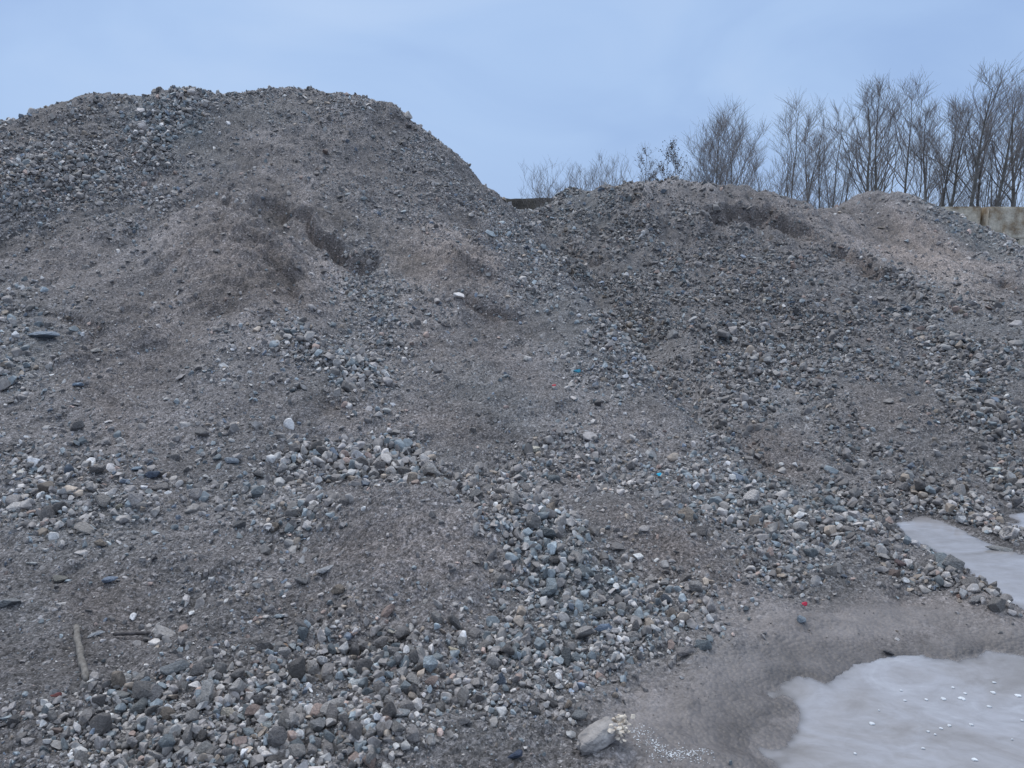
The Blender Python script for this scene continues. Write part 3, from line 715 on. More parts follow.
# stones one can tell apart in the photograph: u v, half length px, colour, scale, rot z, label
SPECIAL = [
 (700//4+0, 683, 0, None, None, 0, None),
]
def gp_(u, v):
    ys = np.linspace(1.6, 20, 2500); xs, _, zs = at(u, v, ys); h = bil(H, xs, ys)
    k = np.where(zs < h)[0]; i = k[0] if len(k) else len(ys)-1
    return xs[i], ys[i], float(h[i])
SPECIAL = [
 (177, 672, 12, (.20, .21, .22), (1.25, .75, .7), .45, 'large oblong blue grey cobble lying right of the weathered stick'),
 (145, 687, 9, (.17, .20, .23), (1, .9, .8), .9, 'round blue grey cobble with pale face, left of the oblong cobble'),
 (122, 698, 9, (.24, .24, .235), (1.05, .85, .7), 0, 'smooth grey stone left of and below the two blue grey cobbles'),
 (139, 711, 9, (.20, .205, .205), (1, .9, .9), 1.2, 'squarish mid grey stone below the blue grey cobbles'),
 (202, 755, 11, (.25, .245, .24), (1.2, .85, .8), .7, 'big grey rock cut by the bottom edge at lower left'),
 (228, 716, 8, (.44, .40, .34), (1, .8, .8), .2, 'pair of cream coloured stone lumps above the bottom edge, left'),
 (240, 722, 7, (.30, .33, .35), (1, .85, .8), .2, 'pale blue stone just right of the cream coloured stone'),
 (94, 636, 8, (.40, .42, .45), (1.2, .6, .5), .35, 'bright pale flat stone between the two old sticks'),
 (8, 605, 13, (.23, .235, .24), (1.2, .8, .5), .2, 'broad flat grey slab at the left edge above the gravel'),
 (60, 582, 8, (.20, .19, .17), (1.2, .8, .6), 0, 'brownish flat stone near the left edge'),
 (44, 337, 14, (.20, .235, .28), (1.5, .9, .4), -.1, 'large flat blue slab on the left edge stone patch'),
 (86, 532, 11, (.27, .25, .235), (1.3, .9, .6), -.6, 'blocky pale brown grey rock among the slabs at left'),
 (100, 546, 8, (.24, .20, .165), (1.3, .7, .7), -.5, 'brown wedge shaped stone under the blocky rock'),
 (58, 512, 8, (.27, .27, .28), (1.1, .8, .7), .2, 'light grey rounded stone left of the blocky rock'),
 (32, 516, 7, (.38, .29, .25), (1.2, .7, .6), .4, 'pale pink stone at the left edge'),
 (66, 504, 9, (.22, .23, .25), (1.3, .5, .4), .5, 'thin grey flake of stone above the pink stone'),
 (119, 509, 6, (.28, .26, .21), (.6, 1.1, .7), 0, 'upright olive brown stone standing alone left of centre'),
 (110, 583, 8, (.20, .24, .31), (1, .9, .6), .3, 'slate blue angular stone on the left slope'),
 (32, 564, 6, (.55, .55, .54), (1.2, .6, .5), .1, 'whitest small stone near the left edge'),
 (326, 573, 8, (.36, .36, .37), (1.3, .7, .6), .5, 'pale elongated stone on the left face of the low mound'),
 (300, 583, 7, (.23, .22, .22), (1.2, .8, .6), 0, 'grey flat stone left of the pale elongated stone'),
 (280, 619, 6, (.32, .37, .41), (1.2, .8, .6), 0, 'pale blue oval stone left of the low mound'),
 (358, 687, 8, (.52, .54, .55), (1.1, .9, .7), .3, 'bright white quartz like stone in the bottom gravel'),
 (380, 686, 9, (.21, .25, .30), (1, .9, .8), .6, 'blue grey stone right of the bright white stone'),
 (402, 716, 9, (.31, .32, .33), (1.1, .9, .7), .4, 'light speckled grey stone low in the bottom gravel'),
 (454, 654, 6, (.52, .46, .36), (1.2, .7, .6), -.4, 'cream yellow flattened stone on the low mound foot'),
 (453, 664, 6, (.23, .26, .31), (1, .9, .8), .4, 'blue stone right under the cream yellow stone'),
 (266, 728, 8, (.36, .39, .40), (1.1, .7, .7), 0, 'flat light grey stone left of centre near the bottom'),
 (292, 650, 7, (.38, .41, .42), (.7, 1.1, .7), 0, 'upright pale stone beside a small orange stone'),
 (283, 649, 5, (.50, .33, .22), (1, 1, .8), 0, 'small orange pink stone above the bottom gravel'),
 (318, 731, 11, (.22, .22, .225), (1, 1, .8), .4, 'large angular grey stone in the bottom gravel left of centre'),
 (395, 633, 6, (.46, .43, .38), (1.5, .7, .5), .1, 'pale cream stone lying on the mound above the gravel'),
 (604, 634, 9, (.18, .23, .31), (1.1, .8, .8), .2, 'blue rounded stone with a white stone at its side'),
 (614, 634, 6, (.46, .44, .44), (.9, .9, .8), .2, 'whitish stone touching the blue rounded stone'),
 (682, 657, 11, (.24, .22, .215), (1.4, .7, .7), .2, 'smooth brown grey oblong cobble at the edge of the mud'),
 (629, 641, 9, (.30, .31, .32), (1.2, .8, .6), -.5, 'pale ragged stone in the gravel right of the blue stone'),
 (547, 563, 8, (.32, .33, .33), (.9, 1.1, .8), .2, 'tall pale stone near the top of the blue grey gravel patch'),
 (572, 561, 6, (.42, .39, .38), (.9, 1, .8), .1, 'pinkish white stone in the blue grey gravel patch'),
 (568, 708, 7, (.27, .22, .18), (.8, 1.2, .8), .5, 'brown upright stone left of the crusted boulder'),
 (579, 720, 8, (.22, .225, .23), (1, .9, .8), .2, 'grey round stone just left of the crusted boulder'),
 (515, 758, 9, (.07, .09, .14), (1.2, .8, .7), .2, 'very dark blue stone at the bottom edge'),
 (532, 452, 8, (.56, .53, .45), (1.2, .8, .7), -.5, 'cream white stone alone in the middle of the slope'),
 (386, 413, 6, (.46, .46, .45), (1, .9, .7), .3, 'white rounded stone halfway up left of centre'),
 (78, 387, 6, (.24, .30, .38), (1, .8, .7), .2, 'blue stone left on the brown slope'),
 (96, 352, 5, (.42, .39, .36), (1, .8, .7), .2, 'pale stone on the brown slope right of the blue slab'),
 (155, 478, 8, (.08, .10, .14), (1.2, .9, .7), .2, 'dark navy stone on the left gravel slope'),
 (137, 471, 6, (.24, .30, .36), (1, 1, .7), .2, 'light blue stone next to the dark navy stone'),
 (231, 463, 7, (.30, .33, .37), (1.1, .9, .7), .1, 'pale blue cobble in the left gravel band'),
 (292, 468, 6, (.44, .43, .41), (1, .8, .7), .1, 'whitish round stone in the gravel band'),
 (801, 622, 6, (.27, .31, .35), (1, 1, .9), .1, 'pale blue round stone on the dry side of the muddy flat'),
 (888, 655, 6, (.10, .095, .10), (1.1, .8, .6), .1, 'dark stone half sunk at the puddle shore'),
 (976, 603, 8, (.26, .25, .25), (1.1, .8, .7), .1, 'pale grey stone on the ridge between the puddles'),
 (962, 598, 6, (.27, .18, .15), (1.2, .8, .6), .1, 'reddish brown stone on the ridge between the puddles'),
 (900, 566, 7, (.14, .10, .10), (1, .9, .8), -.5, 'dark maroon stone on the near side of the ridge'),
 (1002, 552, 10, (.30, .29, .28), (1.7, .6, .5), -.1, 'long pale slab at the far edge of the small puddle'),
 (552, 219, 4, (.33, .40, .48), (1.5, .8, .5), -.5, 'light blue flat rock in the gully between the two heaps'),
]
for j, (u, v, hp, c, sc, rz, lab) in enumerate(SPECIAL):
    x, y, z = gp_(u, v)
    d = math.hypot(y, EYE-z); r = hp*d/FPX
    c = tuple(min(.75, q*1.3) for q in c)
    stone_obj(x, y, z+r*(sc[2]*.55 if sc[2] > .5 else .1), r, c, lab, j*5+2, 'stones that stand out', (random.uniform(-.3, .3)-.15, random.uniform(-.2, .2), rz), sc)

# ---- crusted boulder beside the mud
def blob(name, pts_r, mat, parent=None, seed=0, squash=1):
    pass
x, y, z = gp_(600, 744)
b0 = empty('boulder', (x, y, z)); tag(b0, 'oblong grey boulder with crusty cream knobbly right end, on the mud near bottom', 'boulder')
r0 = .072
o = bpy.data.objects.new('rock_body', None)
bm = bmesh.new(); bmesh.ops.create_cube(bm, size=2)
bmesh.ops.subdivide_edges(bm, edges=bm.edges[:], cuts=14, use_grid_fill=True)
from mathutils import noise as mn
for v in bm.verts:
    p = v.co.copy(); q = Vector((math.copysign(abs(p.x)**1, p.x), p.y, p.z)); L = (abs(q.x)**3.4+abs(q.y)**3.4+abs(q.z)**3.4)**(1/3.4); q /= L
    q *= 1+.16*mn.noise(q*1.3+Vector((4, 2, 7)))+.14*mn.noise(q*3.1)+.06*mn.noise(q*8)
    v.co = Vector((q.x*.068, q.y*.034, q.z*.034))
bmesh.ops.triangulate(bm, faces=bm.faces); bm.verts.index_update()
vs = np.array([v.co[:] for v in bm.verts]); fs = np.array([[v.index for v in f.verts] for f in bm.faces]); bm.free()
ob = mesh_obj('rock_body', vs, fs, M_obj, b0); ob.color = (.36, .335, .32, 1)
ob.location = (-.008, 0, .022); ob.rotation_euler = (0.1, -.28, .5)
cv = []; cf = []; bs = 0
rr_ = random.Random(5)
for k in range(60):
    a, f = proto(10, 1, 900+k)
    s = rr_.uniform(.005, .014)
    c = np.array([.058+rr_.gauss(0, .020), .022+rr_.gauss(0, .022), .044+rr_.gauss(0, .012)])
    cv.append(a*s+c); cf.append(f+bs); bs += len(a)
M_crust = simple_mat('cream_crust', (.34, .29, .25), (.72, .64, .54), 60, .85, .004)
mesh_obj('crust', np.concatenate(cv), np.concatenate(cf), M_crust, b0, False)

# ---- sticks
M_wood = simple_mat('weathered_wood', (.10, .09, .08), (.20, .185, .17), 60, .85, .004)
M_wood2 = simple_mat('dark_wood', (.045, .04, .04), (.11, .10, .10), 60, .85, .004)
def tube(path, rad, sides=8, cap=True):
    path = np.asarray(path, float); n = len(path); rad = np.asarray(rad, float)
    tg = np.gradient(path, axis=0); tg /= np.linalg.norm(tg, axis=1, keepdims=True)+1e-9
    ref = np.array([0, 0, 1.]) if abs(tg[0, 2]) < .8 else np.array([1., 0, 0])
    A = np.cross(tg, ref); A /= np.linalg.norm(A, axis=1, keepdims=True)+1e-9; B = np.cross(tg, A)
    th = np.arange(sides)/sides*2*np.pi
    v = path[:, None]+rad[:, None, None]*(np.cos(th)[None, :, None]*A[:, None]+np.sin(th)[None, :, None]*B[:, None])
    i = np.arange(n-1)[:, None]*sides; j = np.arange(sides)[None]; j2 = (j+1) % sides
    f = np.stack([i+j, i+j2, i+sides+j2, i+sides+j], -1).reshape(-1, 4)
    v = v.reshape(-1, 3)
    return v, f
def stick(p0, p1, r, mat, label, lift=.3, bend=.0, flat=.75):
    a = np.array(gp_(*p0)); b = np.array(gp_(*p1)); n = 16
    pts = []
    for k in range(n):
        t = k/(n-1); p = a*(1-t)+b*t
        p[0] += bend*math.sin(t*math.pi)+.002*math.sin(t*17)
        g0 = a[2]*(1-t)+b[2]*t
        p[2] = max(g0, Hz(p[0], p[1])-.004)*.5+g0*.5+r*lift+.006
        pts.append(p)
    rad = [r*(.55 if k in (0, n-1) else 1)*(1+.14*math.sin(k*1.9)) for k in range(n)]
    pts = [pts[0]+(pts[0]-pts[1])*.02]+pts+[pts[-1]+(pts[-1]-pts[-2])*.02]; rad = [.0005]+rad+[.0005]
    v, f = tube(pts, rad, 8)
    o = mesh_obj('stick', v, f, mat); tag(o, label, 'stick')
stick((76, 628), (87, 683), .0125, M_wood, 'long weathered grey stick pointing downslope at lower left', .15, -.004)
stick((113, 638), (152, 636), .008, M_wood2, 'thin dark stick lying crosswise right of the weathered stick', .8)

# ---- litter
def scrap(u, v, hp, col, label, ratio=.5, cat='scrap', name='plastic_scrap', rz=.2, tilt=.5):
    x, y, z = gp_(u, v); d = math.hypot(y, EYE-z); s = hp*d/FPX
    bm = bmesh.new(); r = random.Random(int(u*7+v)); n = 9
    ring = []
    for k in range(n):
        a = k/n*2*math.pi; q = r.uniform(.75, 1.1)
        ring.append(bm.verts.new((math.cos(a)*s*q, math.sin(a)*s*ratio*q, s*.18*math.sin(a*2+r.random()))))
    f = bm.faces.new(ring)
    e = bmesh.ops.extrude_face_region(bm, geom=[f])
    for vv in e['geom']:
        if isinstance(vv, bmesh.types.BMVert): vv.co.z += s*.16; vv.co.x *= .9; vv.co.y *= .9
    bmesh.ops.recalc_face_normals(bm, faces=bm.faces)
    me = bpy.data.meshes.new(name); bm.to_mesh(me); bm.free()
    me.materials.append(simple_mat('litter', tuple(c*.85 for c in col), col, 30, .45, .001))
    o = bpy.data.objects.new(name, me); COL.objects.link(o); o.location = (x, y, z+s*.35+.012); o.rotation_euler = (tilt, 0, rz)
    tag(o, label, cat)
scrap(659, 478, 3.4, (.03, .42, .62), 'bright cyan plastic scrap on the slope right of centre', .8)
scrap(577, 374, 4.5, (.03, .24, .34), 'teal plastic scrap on the flank between the two heaps', .5)
scrap(424, 475, 3.2, (.28, .03, .05), 'dark red scrap in the gravel band behind the low mound', .9)
scrap(804, 608, 3.2, (.40, .02, .05), 'bright red scrap above the muddy flat', .8)
scrap(554, 388, 2.4, (.40, .06, .07), 'tiny red scrap left of the teal plastic scrap', .8)
scrap(57, 702, 5.5, (.20, .07, .06), 'dull red splinter at the bottom left', .35, rz=.5)
scrap(995, 473, 6, (.70, .74, .70), 'white strip lying on the stones at the right edge', .28, rz=-.45)
scrap(848, 337-3, 2.6, (.55, .55, .53), 'white scrap high on the dark right heap', .7)

# ------------------------------------------------------------------ puddles
def water_mat():
    m = bpy.data.materials.new('murky_puddle'); m.use_nodes = True; nt = m.node_tree; nt.nodes.clear()
    out = nt.nodes.new('ShaderNodeOutputMaterial')
    g = N(nt, 'ShaderNodeNewGeometry'); pos = g.outputs['Position']
    def noise(s, d, sc=(1, 1, 1), dist=0, r=.6):
        mp = N(nt, 'ShaderNodeMapping'); mp.inputs['Scale'].default_value = sc; nt.links.new(pos, mp.inputs['Vector'])
        n = N(nt, 'ShaderNodeTexNoise'); n.inputs['Scale'].default_value = s; n.inputs['Detail'].default_value = d; n.inputs['Distortion'].default_value = dist
        n.inputs['Roughness'].default_value = r
        nt.links.new(mp.outputs[0], n.inputs['Vector']); return n
    n1 = noise(2.0, 7, (1, 1.5, 1), 1.2, .62); n2 = noise(11, 6, (1, 1.8, 1), .8); n3 = noise(1.3, 4, (1, 2, 1), .5)
    r1 = ramp(nt, n1.outputs['Fac'], [(.30, (.205, .195, .195)), (.44, (.255, .248, .258)), (.58, (.295, .295, .32)), (.70, (.38, .39, .425))])
    r2 = ramp(nt, n2.outputs['Fac'], [(.32, (.90, .89, .88)), (.5, (1, 1, 1)), (.70, (1.10, 1.10, 1.11))])
    c = mix(nt, 1, r1.outputs[0], r2.outputs[0], 'MULTIPLY')
    bp = N(nt, 'ShaderNodeBump'); bp.inputs['Distance'].default_value = .002; bp.inputs['Strength'].default_value = .3
    nt.links.new(n2.outputs['Fac'], bp.inputs['Height'])
    dif = N(nt, 'ShaderNodeBsdfDiffuse'); nt.links.new(c, dif.inputs['Color'])
    tr = N(nt, 'ShaderNodeBsdfTransparent'); tr.inputs['Color'].default_value = (.80, .78, .76, 1)
    at_ = N(nt, 'ShaderNodeAttribute'); at_.attribute_name = 'murk'
    m1 = N(nt, 'ShaderNodeMixShader'); nt.links.new(at_.outputs['Fac'], m1.inputs[0]); nt.links.new(tr.outputs[0], m1.inputs[1]); nt.links.new(dif.outputs[0], m1.inputs[2])
    gl = N(nt, 'ShaderNodeBsdfGlossy'); rr = ramp(nt, n3.outputs['Fac'], [(.40, (.03, .03, .03)), (.6, (.18, .18, .18))])
    nt.links.new(rr.outputs[0], gl.inputs['Roughness']); nt.links.new(bp.outputs[0], gl.inputs['Normal'])
    fr = N(nt, 'ShaderNodeFresnel'); fr.inputs['IOR'].default_value = 1.33; nt.links.new(bp.outputs[0], fr.inputs['Normal'])
    m2 = N(nt, 'ShaderNodeMixShader'); nt.links.new(fr.outputs[0], m2.inputs[0]); nt.links.new(m1.outputs[0], m2.inputs[1]); nt.links.new(gl.outputs[0], m2.inputs[2])
    nt.links.new(m2.outputs[0], out.inputs['Surface'])
    return m
M_water = water_mat()
def puddle(sd, depthk):
    msk = (sd < .30)
    fm = (msk[:-1, :-1] & msk[1:, :-1] & msk[:-1, 1:] & msk[1:, 1:]).ravel()
    msk = msk & (sd <= np.minimum(np.minimum(sd1, sd2), sd3)+1e-9); fm = (msk[:-1, :-1] & msk[1:, :-1] & msk[:-1, 1:] & msk[1:, 1:]).ravel()
    wet_ = (H < .012); fm &= (wet_[:-1, :-1] | wet_[1:, :-1] | wet_[:-1, 1:] | wet_[1:, 1:]).ravel()
    used, inv = np.unique(F[fm], return_inverse=True)
    v = co[used].copy(); dep = np.maximum(-v[:, 2], 0); v[:, 2] = 0
    v[:, 2] = 0.0
    o = mesh_obj('puddle', v, inv.reshape(-1, 4), M_water)
    mk = 1-np.exp(-(dep+.0012)/depthk)
    col_attr(o.data, 'murk', np.repeat(mk[:, None], 3, 1)); tag(o, kind='structure')
puddle(sd1, .0028); puddle(sd2, .0025); puddle(sd3, .0025)

# pale ice flecks frozen into the big puddle
M_ice = simple_mat('white_ice', (.42, .43, .45), (.66, .68, .71), 40, .5, .002)
FL_ = [(943,699,5),(962,699,6),(926,700,3),(993,693,5),(976,682,0),(872,724,5),(953,688,3),(989,707,4),(971,725,4),(923,749,3),(974,760,5),(901,691,2.5),(905,701,2.5),(879,711,1.5),(928,732,3),(941,729,3),(1018,696,6),(855,754,2.5),(994,683,3),(949,726,4),(935,735,2),(1022,721,3),(1012,740,2),(965,694,3)]
for u, v, hp in FL_:
    if not hp: continue
    p = ground_pt(u, v); s = hp*.55*math.hypot(p[1], EYE)/FPX
    bm = bmesh.new(); r = random.Random(u); ring = [bm.verts.new((math.cos(a/10*2*math.pi)*s*r.uniform(.7, 1.3), math.sin(a/10*2*math.pi)*s*.8*r.uniform(.6, 1.2), 0)) for a in range(10)]
    f = bm.faces.new(ring); e = bmesh.ops.extrude_face_region(bm, geom=[f])
    for vv in e['geom']:
        if isinstance(vv, bmesh.types.BMVert): vv.co.z += .003; vv.co.x *= .8; vv.co.y *= .8
    bmesh.ops.recalc_face_normals(bm, faces=bm.faces)
    me = bpy.data.meshes.new('ice_fleck'); bm.to_mesh(me); bm.free(); me.materials.append(M_ice)
    o = bpy.data.objects.new('ice_fleck', me); COL.objects.link(o); o.location = (p[0], p[1], .001); o.rotation_euler = (0, 0, -.3)
    tag(o, 'small white ice fleck frozen into the surface of the large puddle', 'ice fleck', 'white flecks on the large puddle')

# frost streak on the mud: many small crumbs of ice
def frost(pts, n, spread, name, label):
    vs = []; fs = []; b_ = 0; r = random.Random(9)
    pl_ = [np.array(gp_(u, v)) for u, v in pts]
    for k in range(n):
        t = r.random()*(len(pl_)-1); i = int(t); f_ = t-i
        p = pl_[i]*(1-f_)+pl_[min(i+1, len(pl_)-1)]*f_
        px = p[0]+r.gauss(0, spread); py = p[1]+r.gauss(0, spread*.8)
        a, f = PLO[k % 16]; s = r.uniform(.0006, .0023)
        vs.append(a*np.array([s*1.5, s*1.5, s*.7])+np.array([px, py, Hz(px, py)+.001])); fs.append(f+b_); b_ += len(a)
    o = mesh_obj(name, np.concatenate(vs), np.concatenate(fs), M_ice, None, False); tag(o, label, 'frost', None, 'stuff')
frost([(636,728),(648,740),(660,752),(675,757),(692,754),(704,756)], 420, .024, 'frost', 'white frosty streak on the mud right of the crusted boulder')
frost([(905,522),(935,529),(960,536),(962,548),(990,560),(1015,570)], 160, .04, 'frost', 'crumbly ice rim along the small puddle at right')

# ------------------------------------------------------------------ concrete block wall
def conc_mat():
    m, nt, b = new_mat('stained_concrete')
    g = N(nt, 'ShaderNodeNewGeometry')
    def noise(s, d):
        n = N(nt, 'ShaderNodeTexNoise'); n.inputs['Scale'].default_value = s; n.inputs['Detail'].default_value = d; n.inputs['Roughness'].default_value = .65
        nt.links.new(g.outputs['Position'], n.inputs['Vector']); return n
    n1 = noise(2.6, 7); n2 = noise(7, 6); n3 = noise(30, 4)
    base = ramp(nt, n2.outputs['Fac'], [(.3, (.42, .38, .31)), (.6, (.64, .58, .48))])
    st = ramp(nt, n1.outputs['Fac'], [(.42, (0, 0, 0)), (.62, (1, 1, 1))])
    rust = ramp(nt, n2.outputs['Fac'], [(.35, (.20, .14, .09)), (.6, (.34, .26, .17))])
    c = mix(nt, st.outputs[0], base.outputs[0], rust.outputs[0])
    k = ramp(nt, n3.outputs['Fac'], [(.3, (.75, .75, .75)), (.7, (1.15, 1.15, 1.15))]); c = mix(nt, 1, c, k.outputs[0], 'MULTIPLY')
    nt.links.new(c, b.inputs['Base Color']); b.inputs['Roughness'].default_value = .9
    bp = N(nt, 'ShaderNodeBump'); bp.inputs['Distance'].default_value = .02; nt.links.new(n2.outputs['Fac'], bp.inputs['Height']); nt.links.new(bp.outputs[0], b.inputs['Normal'])
    return m
M_conc = conc_mat()
def block(cx, cy, cz, lx, ly, lz, rz, label):
    bm = bmesh.new(); bmesh.ops.create_cube(bm, size=1)
    for v in bm.verts: v.co = Vector((v.co.x*lx, v.co.y*ly, v.co.z*lz))
    bmesh.ops.bevel(bm, geom=bm.edges[:], offset=.03, segments=2, affect='EDGES')
    for v in bm.verts: v.co += Vector((random.uniform(-1, 1), random.uniform(-1, 1), random.uniform(-1, 1)))*.004
    me = bpy.data.meshes.new('concrete_block'); bm.to_mesh(me); bm.free(); me.materials.append(M_conc)
    o = bpy.data.objects.new('concrete_block', me); COL.objects.link(o); o.location = (cx, cy, cz); o.rotation_euler = (0, 0, rz)
    tag(o, label, 'concrete block', 'concrete blocks of the yard wall')
YW = 20.5
xj = at(978, 210, YW)[0]; ztop = at(1000, 207.5, YW)[2]
LEN = 1.6; BH = .8
course = ['topmost', 'middle', 'lowest', 'buried']
for c in range(3):
    zc = ztop-BH/2-c*(BH+.004)
    off = -.8 if c == 1 else 0
    block(xj+LEN/2+.06+off, YW, zc, LEN, .8, BH, 0, f'stained concrete block right of the dark joint, {course[c]} course of the wall')
    block(xj-LEN/2-.01+off, YW+.2, zc+.015, LEN, .8, BH, 0, f'stained concrete block left of the dark joint, {course[c]} course of the wall')
    block(xj+LEN*1.5+.09+off, YW, zc-.002, LEN, .8, BH, 0, f'stained concrete block at the right edge of the photo, {course[c]} course of the wall')

# ------------------------------------------------------------------ far bank behind the gap
M_bank = simple_mat('dark_scrub_bank', (.016, .016, .016), (.045, .042, .038), .9, .95, .3, .1, (.09, .078, .055))
nb = 60; bx = np.linspace(-14, 6.5, nb); by = np.linspace(0, 7, 14)
BX, BY = np.meshgrid(bx, by)
ztb = at(515, 197.5, 62)[2]
BZ = ztb*np.sin(np.clip(BY/7, 0, 1)*math.pi)**.6*(1+.035*fbm(BX*.5, BY*.5, 3, 3))-.1 + .0*BX
BZ = (BZ+.1)*sstep(-14, -9, BX)*(1-sstep(3.6, 6.4, BX))-.1
bi = np.arange(nb*14).reshape(14, nb)
o = mesh_obj('scrub_bank', np.stack([BX, BY+58.5, BZ], -1).reshape(-1, 3), np.stack([bi[:-1, :-1], bi[:-1, 1:], bi[1:, 1:], bi[1:, :-1]], -1).reshape(-1, 4), M_bank)
tag(o, kind='structure')

# ------------------------------------------------------------------ bare winter trees
M_bark = simple_mat('bark', (.10, .095, .09), (.20, .19, .18), 5, .9, .01)
M_twig = simple_mat('twigs', (.17, .155, .155), (.26, .24, .24), 3, .9, .002)
M_dead = simple_mat('dead_leaves', (.05, .04, .035), (.10, .075, .06), 4, .9, .002)
def unit(v): return v/(np.linalg.norm(v)+1e-9)
def branch(r, p, d, L, rad, n, grav, wander):
    pts = [p.copy()]; d = d.copy()
    for k in range(n):
        d = unit(d+np.array([r.gauss(0, wander), r.gauss(0, wander), r.gauss(0, wander*.5)+grav]))
        p = p+d*L/n; pts.append(p.copy())
    return np.array(pts)
def make_tree(name, u, vtop, y, label, cat='tree', group='bare trees behind the heaps', stems=1, spread=.28, trad=.11, n1=15, n2=7, n3=4, clear=.3, leaves=0, lean=0, seed=0):
    vtop = vtop-(9 if (vtop < 125 or (cat == 'shrub' and u < 640)) else 3)+(7 if u > 950 else 0)
    clear = clear+(.14 if vtop < 110 and stems == 1 else 0)
    r = random.Random(seed*13+int(u)); zt = at(u, vtop, y)[2]; Ht = zt+.07
    bx0 = at(u, 200, y)[0]
    root = empty(name, (bx0, y, -.07)); tag(root, label, cat, group)
    TV = []; TF = []; tb = 0; CV = []; CF = []; cb = 0; LV = []; LF = []; lb = 0
    for s in range(stems):
        hh = Ht*(1 if s == 0 else r.uniform(.78, .98)); a = r.uniform(0, 6.28)
        sp = 0.05 if stems == 1 else spread*.5
        d0 = unit(np.array([math.cos(a)*sp+lean, math.sin(a)*sp, 1]))
        r0 = trad*(1 if stems == 1 else .75)
        p0 = np.array([math.cos(a)*.12*(stems > 1), math.sin(a)*.12*(stems > 1), -.15])
        tp = branch(r, p0, d0, hh*1.0, r0, 12, .03, .045)
        tp[:, 2] *= hh/max(tp[-1, 2], .1)
        if not lean and s == 0: tp[:, 0] -= tp[7, 0]*np.clip(tp[:, 2]/tp[7, 2], 0, 1.3)*.9
        tr = r0*(1-np.linspace(0, 1, 13)**.9*.9); tr[0] *= 1.25
        v, f = tube(tp, tr, 7); TV.append(v); TF.append(f+tb); tb += len(v)
        k1 = n1 if stems == 1 else max(6, int(n1*.6))
        for i in range(k1):
            t = clear+(1-clear)*(i+r.random())/k1; q = t*12; j = min(int(q), 11); p = tp[j]*(1-(q-j))+tp[j+1]*(q-j)
            L = hh*spread*1.3*(1.12-.88*(t-clear)/(1-clear))*r.uniform(.65, 1.2); L = min(L, .36*hh); az = r.uniform(0, 6.28)+i*2.4
            out = r.uniform(.3, .75)
            d = unit(np.array([math.cos(az)*out, math.sin(az)*out, r.uniform(.7, 1.0)]))
            rb = max(.011, tr[j]*.5)
            bp = branch(r, p, d, L, rb, 6, .07, .10)
            br = rb*(1-np.linspace(0, 1, 7)*.72)
            v, f = tube(bp, br, 4)
            if i % 3 == 0 and rb > .03: TV.append(v); TF.append(f+tb); tb += len(v)
            else: CV.append(v); CF.append(f+cb); cb += len(v)
            for i2 in range(n2):
                t2 = .2+.8*(i2+r.random())/n2; q2 = t2*6; j2 = min(int(q2), 5); p2 = bp[j2]*(1-(q2-j2))+bp[j2+1]*(q2-j2)
                az = r.uniform(0, 6.28); L2 = L*r.uniform(.3, .7)*(1.15-.6*t2)
                dd = unit(bp[j2+1]-bp[j2]); d2 = unit(dd+np.array([math.cos(az), math.sin(az), r.uniform(-.15, .6)])*r.uniform(.5, 1.0))
                r2 = max(.0062, br[j2]*.5)
                cp = branch(r, p2, d2, L2, r2, 4, .06, .13); cr = r2*(1-np.linspace(0, 1, 5)*.55)
                v, f = tube(cp, cr, 3); CV.append(v); CF.append(f+cb); cb += len(v)
                for i3 in range(n3):
                    q3 = r.uniform(.6, 4); j3 = min(int(q3), 3); p3 = cp[j3]*(1-(q3-j3))+cp[j3+1]*(q3-j3)
                    az = r.uniform(0, 6.28); dd = unit(cp[j3+1]-cp[j3]); d3 = unit(dd+np.array([math.cos(az), math.sin(az), r.uniform(-.2, .7)])*.7)
                    L3 = r.uniform(.3, .75)*min(1, hh/8)
                    ep = branch(r, p3, d3, L3*1.15, .006, 2, .07, .12)
                    v, f = tube(ep, [.0050, .0042, .003], 3); CV.append(v); CF.append(f+cb); cb += len(v)
                    if leaves and r.random() < leaves:
                        for _ in range(3):
                            c = ep[r.randrange(3)]+np.array([r.gauss(0, .05)]*1+[r.gauss(0, .05), r.gauss(0, .05)])
                            a1 = unit(np.array([r.gauss(0, 1) for _ in range(3)]))*r.uniform(.03, .055); a2 = unit(np.cross(a1, [r.gauss(0, 1), r.gauss(0, 1), 1]))*.035
                            LV += [c-a1-a2*.3, c+a2, c+a1, c-a2]; LF.append([lb, lb+1, lb+2, lb+3]); lb += 4
    top = max(max(v[:, 2].max() for v in CV), max(v[:, 2].max() for v in TV)); sc_ = Ht/top
    TV = [v*np.array([(1+sc_)/2, (1+sc_)/2, sc_]) for v in TV]; CV = [v*np.array([(1+sc_)/2, (1+sc_)/2, sc_]) for v in CV]
    LV = [v*np.array([(1+sc_)/2, (1+sc_)/2, sc_]) for v in LV]
    for nm, V_, F_, mt in (('trunk', TV, TF, M_bark), ('crown', CV, CF, M_twig)):
        mesh_obj(nm, np.concatenate(V_), np.concatenate(F_), mt, root)
    if LV: mesh_obj('dead_leaves', LV, LF, M_dead, root, False)
    return root
